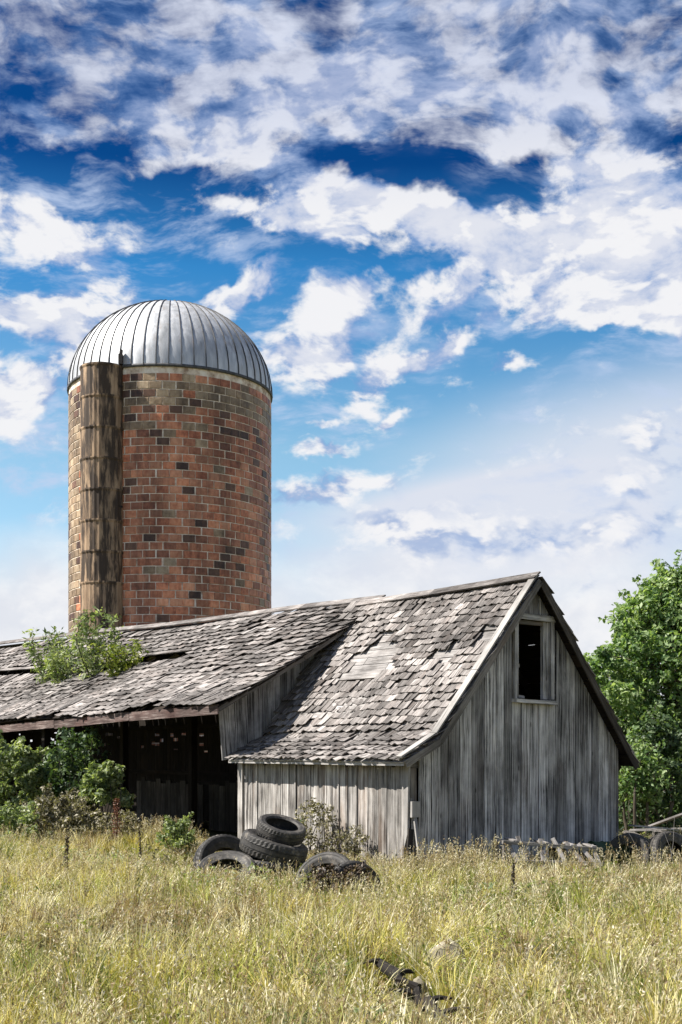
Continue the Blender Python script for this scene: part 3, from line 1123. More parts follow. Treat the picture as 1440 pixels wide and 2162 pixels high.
# end wall above the small barn's roof
lend = MB()
lend.beam((-0.25, 4.60, eave_z(4.5) - 0.02), (2.75, 4.60, ridge_z(4.5) - 0.28), 0.07, 0.09)
lend = lend.build('end_wall', M['frame'], longb)
x = -0.36
while x < 2.95:
    w = random.uniform(0.10, 0.17)

    def ztop(q):
        return eave_z(4.5) + (q - LX0) * (ridge_z(4.5) - eave_z(4.5)) / SLOPE_RUN - 0.09

    def zbot(q):
        return small_roof_z(max(q, -0.2)) - 0.04 + (0.02 if q < -0.2 else 0)
    a, b = x, x + w - 0.006
    lean = 0.09 * max(0, (0.6 - x))       # the first boards lean in at the foot
    if ztop(b) > zbot(b) + 0.03:
        wall_board(lend, 'wall_board', [(a + lean, zbot(a + lean)), (b + lean, zbot(b + lean)), (b, min(ztop(b), ridge_z(4.5) - .1)), (a, min(ztop(a), ridge_z(4.5) - .1))], (0, 4.545, 0), (1, 0, 0), (0, -1, 0), random.uniform(0.016, 0.026), M['wall_gable'], random.uniform(0, 0.01))
    x += w
# far half of that end wall, behind the small roof
x = 2.95
while x < 4.1:
    wall_board(lend, 'wall_board', [(x, 0), (x + .2, 0), (x + .2, 4.25 - (x + .2 - 2.77) * .65), (x, 4.25 - (x - 2.77) * .65)], (0, 4.545, 0), (1, 0, 0), (0, -1, 0), 0.02, M['wall_gable'])
    x += 0.21

# posts and plate along the open front
for y in (11.9, 17.5, 21.0):
    q = MB()
    q.beam((-0.28, y, -0.1), (-0.28, y, eave_z(y) - 0.02), 0.15, 0.15, (1, 0, 0))
    q.build('post', M['inside'], longb)
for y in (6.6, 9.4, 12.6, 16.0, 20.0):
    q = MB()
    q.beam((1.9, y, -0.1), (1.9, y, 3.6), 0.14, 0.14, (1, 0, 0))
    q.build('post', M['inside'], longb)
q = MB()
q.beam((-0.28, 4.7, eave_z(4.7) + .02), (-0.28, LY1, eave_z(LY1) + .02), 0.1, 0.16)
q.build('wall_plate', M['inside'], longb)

# back wall: gappy boards that let the daylight through
lback = MB()
for z in (0.5, 1.15, 2.3):
    lback.beam((4.02, 4.6, z), (4.02, LY1, z), 0.07, 0.1)
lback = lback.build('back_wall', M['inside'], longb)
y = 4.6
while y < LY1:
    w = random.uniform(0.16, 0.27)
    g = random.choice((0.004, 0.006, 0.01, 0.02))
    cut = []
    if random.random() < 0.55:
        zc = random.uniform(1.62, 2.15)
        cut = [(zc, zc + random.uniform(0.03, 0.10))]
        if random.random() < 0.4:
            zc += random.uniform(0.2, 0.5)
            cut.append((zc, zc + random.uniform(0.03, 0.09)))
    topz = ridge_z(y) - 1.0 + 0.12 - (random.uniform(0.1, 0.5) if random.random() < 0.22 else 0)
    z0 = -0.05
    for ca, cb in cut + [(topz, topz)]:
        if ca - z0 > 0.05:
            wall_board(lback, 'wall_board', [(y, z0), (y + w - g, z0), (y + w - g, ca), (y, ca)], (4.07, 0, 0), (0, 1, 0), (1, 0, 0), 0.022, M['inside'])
        z0 = cb
    y += w
# low partition and clutter inside
lpart = MB()
lpart.beam((2.6, 4.8, 1.02), (2.6, 13.0, 0.96), 0.06, 0.10)
lpart = lpart.build('partition', M['inside'], longb)
y = 4.8
while y < 13.0:
    w = random.uniform(0.18, 0.28)
    if random.random() > 0.08:
        zt = random.uniform(0.95, 1.08)
        wall_board(lpart, 'wall_board', [(-y - w + .012, 0.0), (-y, 0.0), (-y, zt), (-y - w + .012, zt)], (2.55, 0, 0), (0, -1, 0), (-1, 0, 0), 0.022, M['dim'])
    y += w
# far end
q = MB()
for x in (0.0, 2.0, 4.0):
    q.beam((x, LY1 - 0.15, -0.1), (x, LY1 - 0.15, 3.0 if x != 2.0 else 4.2), 0.14, 0.14)
lfar = q.build('far_wall', M['inside'], longb)
x = -0.3
while x < 4.05:
    zt = min(eave_z(LY1) + (x + .6) * .58, ridge_z(LY1) - .2, ridge_z(LY1) - 0.2 - max(0, x - 2.77) * .66)
    wall_board(lfar, 'wall_board', [(x, -0.05), (x + .23, -0.05), (x + .23, zt), (x, zt)], (0, LY1 - 0.05, 0), (1, 0, 0), (0, 1, 0), 0.022, M['inside'])
    x += 0.24

# ================================================================== SILO
SD, SR, SH_ = 40.0, 3.24, 13.23
silo_c = Vector(((361 - 720) / F * SD, SD, 0))
silo = empty('silo', silo_c)
tag(silo, 'tall round clay tile silo with silver ribbed dome and side chute', 'silo')


def ring_mesh(name, prof, seg, mat, parent, smooth=True):
    mb = MB()
    n = len(prof)
    for k in range(seg):
        a = 2 * math.pi * k / seg
        for r, z in prof:
            mb.v.append((r * math.cos(a), r * math.sin(a), z))
    for k in range(seg):
        j = (k + 1) % seg
        for i in range(n - 1):
            mb.face((k * n + i, j * n + i, j * n + i + 1, k * n + i + 1), [(k, i), (k + 1, i), (k + 1, i + 1), (k, i + 1)])
    return mb.build(name, mat, parent, smooth)


swall = ring_mesh('wall', [(SR, -0.2), (SR, SH_)], 104, M['mortar'], silo)
NC, TH = 52, 0.2405
TW = 2 * math.pi * SR / NC


def tile_geo(seed):
    r_ = random.Random(seed)
    w, h = TW / 2 - 0.014, TH / 2 - 0.013
    c = 0.010
    pts = [(-0.02, sy * w, sz * h) for sy, sz in ((-1, -1), (1, -1), (1, 1), (-1, 1))]
    pts += [(0.005 + r_.uniform(-.002, .002), sy * w, sz * h) for sy, sz in ((-1, -1), (1, -1), (1, 1), (-1, 1))]
    pts += [(0.012 + r_.uniform(-.003, .003), sy * (w - c), sz * (h - c)) for sy, sz in ((-1, -1), (1, -1), (1, 1), (-1, 1))]
    f = [(8, 9, 10, 11)]
    for a in (0, 4):
        for k in range(4):
            j = (k + 1) % 4
            f.append((a + k, a + j, a + 4 + j, a + 4 + k))
    return pts, f


TG = [tile_geo(i) for i in range(3)]
TMATS = ['tile_red', 'tile_brown', 'tile_dark', 'tile_tan']
TMESH = {}
for gi, (pts, f) in enumerate(TG):
    for mi, mk in enumerate(TMATS):
        me = bpy.data.meshes.new('clay_tile')
        me.from_pydata(pts, [], f)
        me.materials.append(M[mk])
        TMESH[gi, mi] = me
cam_a = math.atan2(-silo_c.y, -silo_c.x)
CHUTE_N = Vector((-0.50, -0.866, 0))
ch_a = math.atan2(CHUTE_N.y, CHUTE_N.x)
tiles = []
course = 0
z = 0.0
while z + TH < SH_ - 0.02:
    for k in range(NC):
        a = 2 * math.pi * (k + (0.5 if course % 2 else 0.0) + random.uniform(-0.04, 0.04)) / NC
        zc = z + TH / 2
        hfrac = zc / SH_
        pr = random.random()
        patch = mnoise.noise(Vector((math.cos(a) * 1.6, math.sin(a) * 1.6, zc * 0.35)))
        tan_p = 0.015 + (0.75 if 0.905 < hfrac < 0.965 else 0.0) + max(0, patch) * 0.12 + (0.16 if hfrac > 0.85 else 0)
        # one side gets more buff tiles
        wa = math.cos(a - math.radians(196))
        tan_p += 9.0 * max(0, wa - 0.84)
        if pr < 0.085 + max(0, -patch) * 0.10:
            mi = 2
        elif random.random() < tan_p:
            mi = 3
        elif random.random() < 0.46:
            mi = 1
        else:
            mi = 0
        da = (a - cam_a + math.pi) % (2 * math.pi) - math.pi
        dch = (a - ch_a + math.pi) % (2 * math.pi) - math.pi
        show = math.cos(da) if (4.6 < zc and abs(dch) > 0.19) else -1
        tiles.append((show + zc * 0.0005, a, zc, random.randrange(3), mi))
    z += TH
    course += 1
tiles.sort(key=lambda t: -t[0])


def tile_matrix(a, zc):
    return Matrix.Translation((SR * math.cos(a), SR * math.sin(a), zc)) @ Matrix.Rotation(a, 4, 'Z') @ Matrix.Rotation(random.gauss(0, 0.006), 4, 'X')


for sc, a, zc, gi, mi in tiles[:300]:
    link('clay_tile', TMESH[gi, mi], swall, tile_matrix(a, zc))
mb = MB()
for sc, a, zc, gi, mi in tiles[300:]:
    mt = tile_matrix(a, zc)
    pts, f = TG[gi]
    b = len(mb.v)
    mb.v.extend([tuple(mt @ Vector(p)) for p in pts])
    for q in f:
        mb.face(tuple(b + i for i in q), [(0, 0)] * 4, mi)
tag(mb.build('clay_tile_field', [M[k] for k in TMATS], swall), kind='stuff')

# dome: gores with a standing seam each
dome = ring_mesh('dome', [(SR + 0.02, SH_ - 0.06), (SR + 0.055, SH_ - 0.06), (SR + 0.055, SH_ + 0.03), (SR + 0.01, SH_ + 0.04)], 104, M['seam'], silo)
NG = 54
DH = 2.88


def dome_pt(t, off=0.0):
    ph = t * math.pi / 2
    r = (SR + 0.035 + off) * math.cos(ph)
    return r, SH_ - 0.02 + (DH + off) * math.sin(ph)


ga = 2 * math.pi / NG
gore = MB()
steps = [i / 14 for i in range(14)] + [0.985]
for i, t in enumerate(steps):
    r, zz = dome_pt(t)
    for a in (-ga / 2, -ga / 6, ga / 6, ga / 2):
        bul = 1.0 + (0.0035 if abs(a) < ga / 4 else 0)
        gore.v.append((r * bul * math.cos(a), r * bul * math.sin(a), zz))
for i in range(len(steps) - 1):
    for k in range(3):
        gore.face((i * 4 + k, i * 4 + k + 1, i * 4 + 5 + k, i * 4 + 4 + k), [(0, 0)] * 4)
gore_me = gore.mesh('dome_panel', M['galv'], True)
seam = MB()
for i, t in enumerate(steps):
    r, zz = dome_pt(t)
    r2, z2 = dome_pt(t, 0.03)
    hw = 0.012 * (1 - 0.4 * t)
    for rr, z_, sgn in ((r - .01, zz, -1), (r2, z2, -0.8), (r2, z2, 0.8), (r - .01, zz, 1)):
        seam.v.append((rr * math.cos(ga / 2), rr * math.sin(ga / 2) + sgn * hw, z_))
for i in range(len(steps) - 1):
    for k in range(3):
        seam.face((i * 4 + k, i * 4 + k + 1, i * 4 + 5 + k, i * 4 + 4 + k), [(0, 0)] * 4)
seam_me = seam.mesh('dome_seam', M['seam'])
for k in range(NG):
    mt = Matrix.Rotation(ga * k, 4, 'Z')
    link('dome_panel', gore_me, dome, mt)
    link('dome_seam', seam_me, dome, mt)
ring_mesh('dome_cap', [(0.30, SH_ + DH - 0.06), (0.30, SH_ + DH - 0.01), (0.16, SH_ + DH + 0.05), (0.0, SH_ + DH + 0.07)], 24, M['seam'], dome)
# little iron hook at the dome's foot, beside the chute
ha = ch_a + 0.20
q = MB()
r0 = SR + 0.10
base_p = Vector((r0 * math.cos(ha), r0 * math.sin(ha), SH_ + 0.02))
q.beam(base_p, base_p + Vector((0, 0, 0.30)), 0.17, 0.12, (1, 0, 0))
q.beam(base_p + Vector((0, 0, 0.30)), base_p + Vector((0.02, 0, 0.44)), 0.09, 0.08, (1, 0, 0))
q.build('hatch_bracket', M['iron'], silo)

# chute: stacked ribbed half-round sections
chute = MB()
CR = 0.67
for z in (1.0, 5.0, 9.0, 12.6):
    chute.beam((SR - 0.02, -CR, z), (SR + 0.10, -CR, z), 0.05, 0.05)
    chute.beam((SR - 0.02, CR, z), (SR + 0.10, CR, z), 0.05, 0.05)
chute = chute.build('chute', M['iron'], silo)
chute.rotation_euler = (0, 0, ch_a)
SECT = 0.925
zt = SH_ - 0.02
k = 0
while zt > 0.2:
    zb_ = max(0.0, zt - SECT)
    q = MB()
    n = 34
    for zz, ex in ((zb_ - 0.035, 0.0), (zt - 0.10, 0.004), (zt - 0.04, 0.028), (zt, 0.028), (zt, -0.03)):
        for i in range(n + 1):
            a = -math.pi / 2 - 0.25 + (math.pi + 0.5) * i / n
            r_ = CR + ex + 0.006 * math.cos(i * math.pi)
            q.v.append((SR + 0.06 + r_ * math.cos(a) * 1.0, r_ * math.sin(a), zz))
    for j in range(4):
        for i in range(n):
            q.face((j * (n + 1) + i, j * (n + 1) + i + 1, (j + 1) * (n + 1) + i + 1, (j + 1) * (n + 1) + i), [(0, 0)] * 4)
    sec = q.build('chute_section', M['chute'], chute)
    zt -= SECT
    k += 1
q = MB()
for i in range(25):
    a = -math.pi / 2 - 0.25 + (math.pi + 0.5) * i / 24
    q.v.append((SR + 0.06 + (CR + .02) * math.cos(a), (CR + .02) * math.sin(a), SH_ - 0.01))
q.face(tuple(range(25)), [(0, 0)] * 25)
q.build('chute_cap', M['iron'], chute)


# ================================================================== VEGETATION
def leaf_arrays(centers, radii, counts, size, rng, up=0.5, aspect=0.55, shell=0.55):
    """many small folded leaves through a set of ellipsoids"""
    C = np.repeat(np.asarray(centers, float), counts, axis=0)
    R = np.repeat(np.asarray(radii, float), counts, axis=0)
    n = len(C)
    d = rng.normal(size=(n, 3))
    d /= np.linalg.norm(d, axis=1)[:, None]
    rad = shell + (1 - shell) * rng.random(n) ** 0.6
    rad *= np.where(rng.random(n) < 0.12, rng.uniform(1.0, 1.35, n), 1.0)
    P = C + d * R * rad[:, None]
    nrm = rng.normal(size=(n, 3)) * 0.75 + d * 0.6
    nrm[:, 2] += up
    nrm /= np.linalg.norm(nrm, axis=1)[:, None]
    t = rng.normal(size=(n, 3))
    t[:, 2] -= 0.35
    t -= nrm * (t * nrm).sum(1)[:, None]
    t /= np.linalg.norm(t, axis=1)[:, None]
    b = np.cross(nrm, t)
    L = (size * rng.uniform(0.6, 1.35, n))[:, None]
    w = L * aspect / 2
    v = np.stack([P - t * L * 0.5, P + b * w + nrm * w * 0.35 - t * L * .05, P + t * L * 0.5, P - b * w + nrm * w * 0.35 - t * L * .05], axis=1).reshape(-1, 3)
    i = np.arange(n) * 4
    return v, np.concatenate([np.c_[i, i + 1, i + 2], np.c_[i, i + 2, i + 3]])


def foliage(name, parent, centers, radii, counts, size, mat, seed, **kw):
    v, f = leaf_arrays(centers, radii, counts, size, np.random.default_rng(seed), **kw)
    return np_mesh(name, v, [f], M[mat], parent=parent)


def limb(mb, a, b, r0, r1, bend=0.12, n=6, seg=7):
    a, b = Vector(a), Vector(b)
    L = (b - a).length
    side = Vector((random.gauss(0, 1), random.gauss(0, 1), random.gauss(0, .4))) * bend * L
    pts, rr = [], []
    for i in range(n):
        t = i / (n - 1)
        pts.append(a.lerp(b, t) + side * math.sin(t * math.pi) + Vector((random.gauss(0, .012), random.gauss(0, .012), 0)) * L)
        rr.append(r0 + (r1 - r0) * t)
    mb.tube(pts, rr, seg)
    return pts


def tree(name, label, loc, height, spread, mat, seed, leaf=0.11, clumps=46, per=260, depth=None, group=None, low=0.12, stems=3):
    random.seed(seed)
    root = empty(name, loc)
    tag(root, label, 'tree', group)
    tr = MB()
    cents, rads, cnt = [], [], []
    depth = depth or spread
    tops = []
    for s in range(stems):
        a = 6.28 * s / stems + random.uniform(-.5, .5)
        top_ = Vector((math.cos(a) * spread * .32, math.sin(a) * depth * .32, height * random.uniform(.62, .86)))
        tops.append(limb(tr, (math.cos(a) * .12, math.sin(a) * .12, -0.15), top_, height * .022, height * .006, 0.08))
    brs = []
    for k in range(clumps):
        f = (k + 0.5) / clumps
        zz = height * (low + (0.97 - low) * f)
        prof = math.sin(min(1.0, (f * 0.86 + 0.16)) * math.pi) ** 0.6
        a = k * 2.399 + random.uniform(-.4, .4)
        rr = prof * random.uniform(0.35, 1.0)
        c = Vector((math.cos(a) * spread * rr, math.sin(a) * depth * rr, zz))
        s_ = random.uniform(0.55, 1.05) * (0.16 * spread + 0.22)
        cents.append(c)
        rads.append((s_ * 1.15, s_ * 1.15, s_ * random.uniform(0.55, 0.85)))
        cnt.append(int(per * random.uniform(.6, 1.3)))
        if k % 2 == 0:
            st = random.choice(tops)
            limb(tr, st[random.randrange(1, 5)], c, height * .006, height * .0015, 0.1, 5, 5)
    for c, q in list(zip(cents, rads)):
        for _ in range(3):
            d = Vector((c.x * 1.2 + random.gauss(0, .5), c.y * 1.2 + random.gauss(0, .5), random.gauss(0.2, .6)))
            tip = c + d.normalized() * (q[0] * random.uniform(0.8, 1.5))
            limb(tr, c, tip, 0.010, 0.003, 0.08, 4, 4)
            for t in (0.6, 0.8, 1.0):
                cents.append(c.lerp(tip, t))
                rads.append((0.11, 0.11, 0.08))
                cnt.append(max(4, per // 30))
    tr.build('trunk', M['bark'], root, True)
    foliage('crown', root, cents, rads, cnt, leaf, mat, seed)
    return root


# big tree beyond the gable
tp = on_ground(1418, 25.5)
tree('leafy_tree', 'big bushy green tree standing just beyond the gable wall', tp, 5.3, 2.0, 'leaf_tree', 5, 0.12, 130, 380, 1.9, low=0.04, stems=4)
tp = on_ground(1580, 28.0)
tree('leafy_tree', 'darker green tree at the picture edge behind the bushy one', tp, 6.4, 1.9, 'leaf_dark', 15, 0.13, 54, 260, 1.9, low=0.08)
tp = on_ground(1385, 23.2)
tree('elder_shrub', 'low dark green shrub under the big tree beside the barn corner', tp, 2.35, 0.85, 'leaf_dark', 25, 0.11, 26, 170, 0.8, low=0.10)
tp = on_ground(1345, 22.2)
tree('elder_shrub', 'small yellow green shrub touching the barn eave beyond the gable', tp, 1.75, 0.42, 'leaf_tree', 27, 0.09, 16, 120, 0.4, low=0.45)


# bushes in front of the open barn
def bush(name, label, loc, h, rx, mat, seed, leaf=0.09, clumps=20, per=150, cat='bush', group=None, low=0.15):
    random.seed(seed)
    root = empty(name, loc)
    tag(root, label, cat, group)
    st = MB()
    cents, rads, cnt = [], [], []
    for k in range(clumps):
        f = (k + .5) / clumps
        a = k * 2.399
        rr = rx * random.random() ** 0.4 * (1.12 - 0.6 * f)
        c = Vector((math.cos(a) * rr, math.sin(a) * rr, h * (low + (0.93 - low) * f)))
        s_ = random.uniform(.5, 1.25) * (0.08 + rx * 0.19)
        cents.append(c)
        rads.append((s_, s_, s_ * .75))
        cnt.append(int(per * random.uniform(.6, 1.4)))
        if k % 2 == 0:
            limb(st, (c.x * .2, c.y * .2, -0.05), c, 0.014, 0.004, 0.1, 5, 5)
    for c in list(cents):
        for _ in range(2):
            d = Vector((c.x + random.gauss(0, .3 * rx), c.y + random.gauss(0, .3 * rx), 0.15 * h + random.random() * 0.3 * h))
            tip = c + d.normalized() * (0.10 + 0.32 * rx * random.random())
            tip.z = max(tip.z, 0.05)
            limb(st, c, tip, 0.006, 0.002, 0.1, 4, 4)
            for t in (0.55, 0.8, 1.0):
                cents.append(c.lerp(tip, t))
                rads.append((0.05, 0.05, 0.04))
                cnt.append(max(3, per // 18))
    st.build('stem', M['bark'], root, True)
    foliage('leaves', root, cents, rads, cnt, leaf, mat, seed)
    return root


bush('leafy_bush', 'tall pale green bush under the barn eave at the picture edge', on_ground(35, 24.0), 1.95, 0.75, 'leaf_bush', 31, 0.10, 34, 190)
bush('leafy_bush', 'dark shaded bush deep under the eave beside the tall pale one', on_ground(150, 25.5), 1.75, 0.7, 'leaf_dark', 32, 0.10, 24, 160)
bush('leafy_bush', 'bright green bush topping the rust red stalk before the dark opening', on_ground(222, 22.6), 1.42, 0.42, 'leaf_bush', 33, 0.10, 20, 120, low=0.5)
bush('dry_weed_clump', 'grey green dry weed clump between the two pale bushes', on_ground(130, 22.3), 0.95, 0.75, 'leaf_dry', 34, 0.07, 26, 170, 'weed')
bush('dry_weed_clump', 'low grey weeds at the foot of the dark opening', on_ground(250, 21.6), 0.5, 0.55, 'leaf_dry', 35, 0.06, 14, 110, 'weed')
bush('nettle_clump', 'small fresh green clump left of the tyres before the opening', on_ground(378, 20.0), 0.55, 0.26, 'leaf_bush', 36, 0.06, 14, 110, 'weed')
bush('climbing_vine', 'loose dark vine reaching up to the eave behind the pale bushes', on_ground(165, 24.2), 2.15, 0.75, 'leaf_dark', 42, 0.11, 30, 55, 'vine', low=0.3)
bush('leafy_bush', 'low olive bush at the picture edge below the tall pale one', on_ground(25, 21.5), 0.75, 0.5, 'leaf_bush', 37, 0.07, 18, 140)
bush('tall_weed', 'loose tall green and straw weed against the lit plank wall', bw(-0.35, 1.75), 0.95, 0.32, 'leaf_dry', 38, 0.055, 20, 45, 'weed', low=0.1)
bush('tall_weed', 'darker green weed just behind the tyre stack', bw(-0.35, 2.35), 0.62, 0.26, 'leaf_dark', 39, 0.055, 14, 70, 'weed', low=0.1)
bush('tall_weed', 'thin pale weed nearest the open barn corner', bw(-0.3, 0.9), 0.6, 0.25, 'leaf_dry', 40, 0.05, 12, 40, 'weed', low=0.1)
bush('bramble_clump', 'dark tangled bramble around the half buried tyre', on_ground(722, 14.0), 0.42, 0.42, 'seed_dark', 41, 0.05, 30, 60, 'weed', low=0.1)


# saplings growing up through the roof slots: long arching stems with paired leaflets
def sapling(name, label, base_xy, h, rx, mat, seed, nst=7, leaf=0.13):
    random.seed(seed)
    rng = np.random.default_rng(seed)
    s, y = base_xy
    o = frame_long(s, y)[0]
    wpos = bw(o.x, o.y, o.z)
    root = empty(name, wpos)
    tag(root, label, 'sapling', 'saplings growing out of the barn roof')
    st = MB()
    V, Fc, n0 = [], [], 0
    for k in range(nst):
        a = 6.28 * k / nst + random.uniform(-.4, .4)
        hh = h * random.uniform(.6, 1.0)
        rr = rx * random.uniform(.3, 1.25)
        # keep above the slope: stems start in the slot
        p0 = Vector((random.uniform(-.1, .1), random.uniform(-.1, .1), -0.45))
        p3 = Vector((math.cos(a) * rr, math.sin(a) * rr * .6, hh))
        pts = limb(st, p0, p3, 0.016, 0.004, 0.10, 7, 5)
        cents, rads, cnt = [], [], []
        for i in range(1, 7):
            cents.append(pts[i])
            q = 0.16 + 0.05 * random.random()
            rads.append((q * 1.2, q * 1.2, q * .7))
            cnt.append(20)
        v, f = leaf_arrays(cents, rads, cnt, leaf, rng, up=0.7, aspect=0.30, shell=0.2)
        V.append(v)
        Fc.append(f + n0)
        n0 += len(v)
    st.build('stem', M['bark'], root, True)
    np_mesh('leaves', np.concatenate(V), [np.concatenate(Fc)], M[mat], parent=root)


sapling('roof_sapling', 'green sapling growing through the roof at the far picture side', (2.15, 14.8), 1.05, 0.75, 'leaf_bush', 51, 11, 0.15)
sapling('roof_sapling', 'tallest green sapling on the roof in front of the silo chute', (2.05, 12.3), 1.35, 0.42, 'leaf_bush', 52, 10, 0.15)
sapling('roof_sapling', 'yellow green sapling on the roof nearest the ridge gap', (1.95, 10.9), 0.62, 0.48, 'leaf_lime', 53, 10, 0.13)
sapling('roof_sapling', 'low green sapling filling the roof slot between its neighbours', (1.85, 13.4), 0.65, 0.8, 'leaf_bush', 54, 12, 0.14)


# dock stalks and other single weeds
def dock(label, loc, h, mat, seed, r=0.045, n=160, name='dock_stalk', lean=0.06):
    random.seed(seed)
    root = empty(name, loc)
    tag(root, label, 'weed')
    st = MB()
    tip = Vector((random.uniform(-lean, lean), random.uniform(-lean, lean), h))
    pts = limb(st, (0, 0, -0.05), tip, 0.010, 0.004, 0.03, 6, 5)
    st.build('stem', M['bark'], root)
    cents = [pts[0].lerp(tip, t) for t in np.linspace(.28, .98, 12)]
    foliage('seed_head', root, cents, [(r * (1.3 - i * .07), r * (1.3 - i * .07), 0.05) for i in range(12)], [n // 12] * 12, 0.028, mat, seed, shell=0.1)


dock('rust red dock stalk below the bright green bush', on_ground(246, 20.9), 0.85, 'seed_red', 61, 0.10, 900)
dock('brown dock stalk standing in the meadow far in front of the bushes', on_ground(135, 15.2), 0.62, 'seed_dark', 62, 0.045, 300)
dock('dark thin dock stalk between the green clump and the red stalk', on_ground(296, 19.0), 0.55, 'seed_dark', 63, 0.02, 150)
dock('dark dock stalk in the meadow below the barn corner', on_ground(880, 15.6), 0.42, 'seed_dark', 64, 0.035, 200)
dock('brown dock stalk in the meadow below the gable middle', on_ground(1085, 12.9), 0.50, 'seed_dark', 65, 0.035, 220)


# ================================================================== TYRES AND JUNK
def tyre(label, loc, R, width, rot, hole=0.58, lugs=44, group='old tyres dumped by the barn'):
    root = empty('old_tyre', loc)
    root.rotation_euler = rot
    tag(root, label, 'tyre', group)
    h = width / 2
    seg = lugs * 2

    def lathe(prof, name, groove=0.0):
        mb = MB()
        n = len(prof)
        for k in range(seg):
            a = 2 * math.pi * k / seg
            for i, (r, z, g) in enumerate(prof):
                r2 = r - (groove * g if k % 2 else 0)
                mb.v.append((r2 * math.cos(a), r2 * math.sin(a), z))
        for k in range(seg):
            j = (k + 1) % seg
            for i in range(n - 1):
                mb.face((k * n + i, j * n + i, j * n + i + 1, k * n + i + 1), [(0, 0)] * 4)
        return mb.build(name, M['rubber'], root, groove == 0)

    g = R * 0.022
    lathe([(R * .955, -h * .93, 0), (R * .985, -h * .78, 1), (R, -h * .5, 1), (R, -h * .34, 0), (R * .975, -h * .32, 0), (R * .975, -h * .22, 0), (R * 1.004, -h * .2, 0),
           (R * 1.004, h * .2, 0), (R * .975, h * .22, 0), (R * .975, h * .32, 0), (R, h * .34, 0), (R, h * .5, 1), (R * .985, h * .78, 1), (R * .955, h * .93, 0),
           (R * .90, h * .80, 0), (R * .90, -h * .80, 0), (R * .955, -h * .93, 0)], 'tread', g)
    for s in (-1, 1):
        lathe([(R * .956, s * h * .92, 0), (R * .90, s * h * 1.04, 0), (R * .86, s * h * 1.06, 0), (R * .85, s * h * 1.03, 0), (R * .80, s * h * 1.05, 0), (R * .72, s * h * 1.0, 0), (R * .70, s * h * .96, 0),
               (R * hole * 1.06, s * h * .82, 0), (R * hole, s * h * .80, 0), (R * hole, s * h * .66, 0), (R * hole * 1.08, s * h * .62, 0), (R * .78, s * h * .82, 0), (R * .90, s * h * .79, 0)], 'sidewall')
    return root


P = on_ground
g0 = P(578, 16.6)
tyre('lowest tyre of the stack, sunk flat in the grass', g0 + Vector((-0.06, -0.05, 0.11)), 0.42, 0.23, (0.05, 0.03, 0.3))
tyre('large worn tyre tilted in the middle of the tyre stack', g0 + Vector((0.0, 0.0, 0.36)), 0.46, 0.26, (0.20, 0.22, 0.5), 0.56)
tyre('topmost tyre of the stack, hollow ring tipped towards the viewer', g0 + Vector((0.10, -0.02, 0.605)), 0.335, 0.19, (0.34, 0.20, 0.2), 0.66)
tyre('tyre standing half sunk beside the stack before the opening', P(474, 17.2) + Vector((0, 0, 0.10)), 0.45, 0.24, (math.radians(72), 0.1, math.radians(28)), 0.55)
tyre('worn tyre lying aslant before the standing one, grass through it', P(478, 16.1) + Vector((0, 0, 0.12)), 0.40, 0.22, (math.radians(28), math.radians(-16), 0.4), 0.55)
tyre('half buried dark tyre in brambles between the stack and the barn corner', P(690, 14.7) + Vector((0, 0, 0.13)), 0.40, 0.24, (math.radians(58), math.radians(12), math.radians(-32)), 0.58)
tyre('black tyre leaning against the half buried one in brambles', P(745, 14.3) + Vector((0, 0, 0.10)), 0.36, 0.22, (math.radians(74), 0.1, math.radians(30)), 0.58)
tyre('black tyre standing by the far barn corner, next to the green drum', P(1330, 18.0) + Vector((0, 0, 0.16)), 0.36, 0.22, (math.radians(80), 0.0, math.radians(-40)), 0.55)
tyre('black tyre leaning at the picture edge beyond the barn corner', P(1415, 17.9) + Vector((0, 0, 0.18)), 0.36, 0.22, (math.radians(70), 0.15, math.radians(25)), 0.55)
tyre('black tyre lying flat between the two standing ones', P(1375, 18.9) + Vector((0, 0, 0.20)), 0.40, 0.24, (0.1, 0.06, 0), 0.55)

# green drum lying by the corner
dr = empty('steel_drum', P(1282, 18.2) + Vector((0, 0, 0.22)))
dr.rotation_euler = (0, 0, math.radians(20))
tag(dr, 'faded green steel drum lying against the barn corner', 'drum')


def lathe_x(prof, seg, mat, name, parent):
    mb = MB()
    n = len(prof)
    for k in range(seg):
        a = 2 * math.pi * k / seg
        for r, xx in prof:
            mb.v.append((xx, r * math.cos(a), r * math.sin(a)))
    for k in range(seg):
        j = (k + 1) % seg
        for i in range(n - 1):
            mb.face((k * n + i, k * n + i + 1, j * n + i + 1, j * n + i), [(0, 0)] * 4)
    return mb.build(name, mat, parent, False)


lathe_x([(0.17, -0.27), (0.185, -0.27), (0.185, -0.24), (0.17, -0.24), (0.17, -.1), (0.18, -.085), (0.17, -.07), (0.17, .08), (0.18, .095), (0.17, .11), (0.17, .24), (0.185, .24), (0.185, .27), (0.17, .27)], 28, M['green_paint'], 'drum_shell', dr)
for xx in (-0.262, 0.262):
    lathe_x([(0.0, xx), (0.165, xx), (0.172, xx * 1.02)], 28, M['green_paint'], 'drum_end', dr)

# broken hay rack lying along the gable
rk = empty('hay_rack', P(1165, 17.0) + Vector((0, 0, 0.10)))
rk.rotation_euler = (0, 0, math.radians(14))
tag(rk, 'broken wooden hay rack with slanted slats lying along the gable', 'rack')


def piece(parent, name, a, b, w, h, mat='sheath', up=(0, 0, 1)):
    q = MB()
    q.beam(a, b, w, h, up)
    return q.build(name, M[mat], parent)


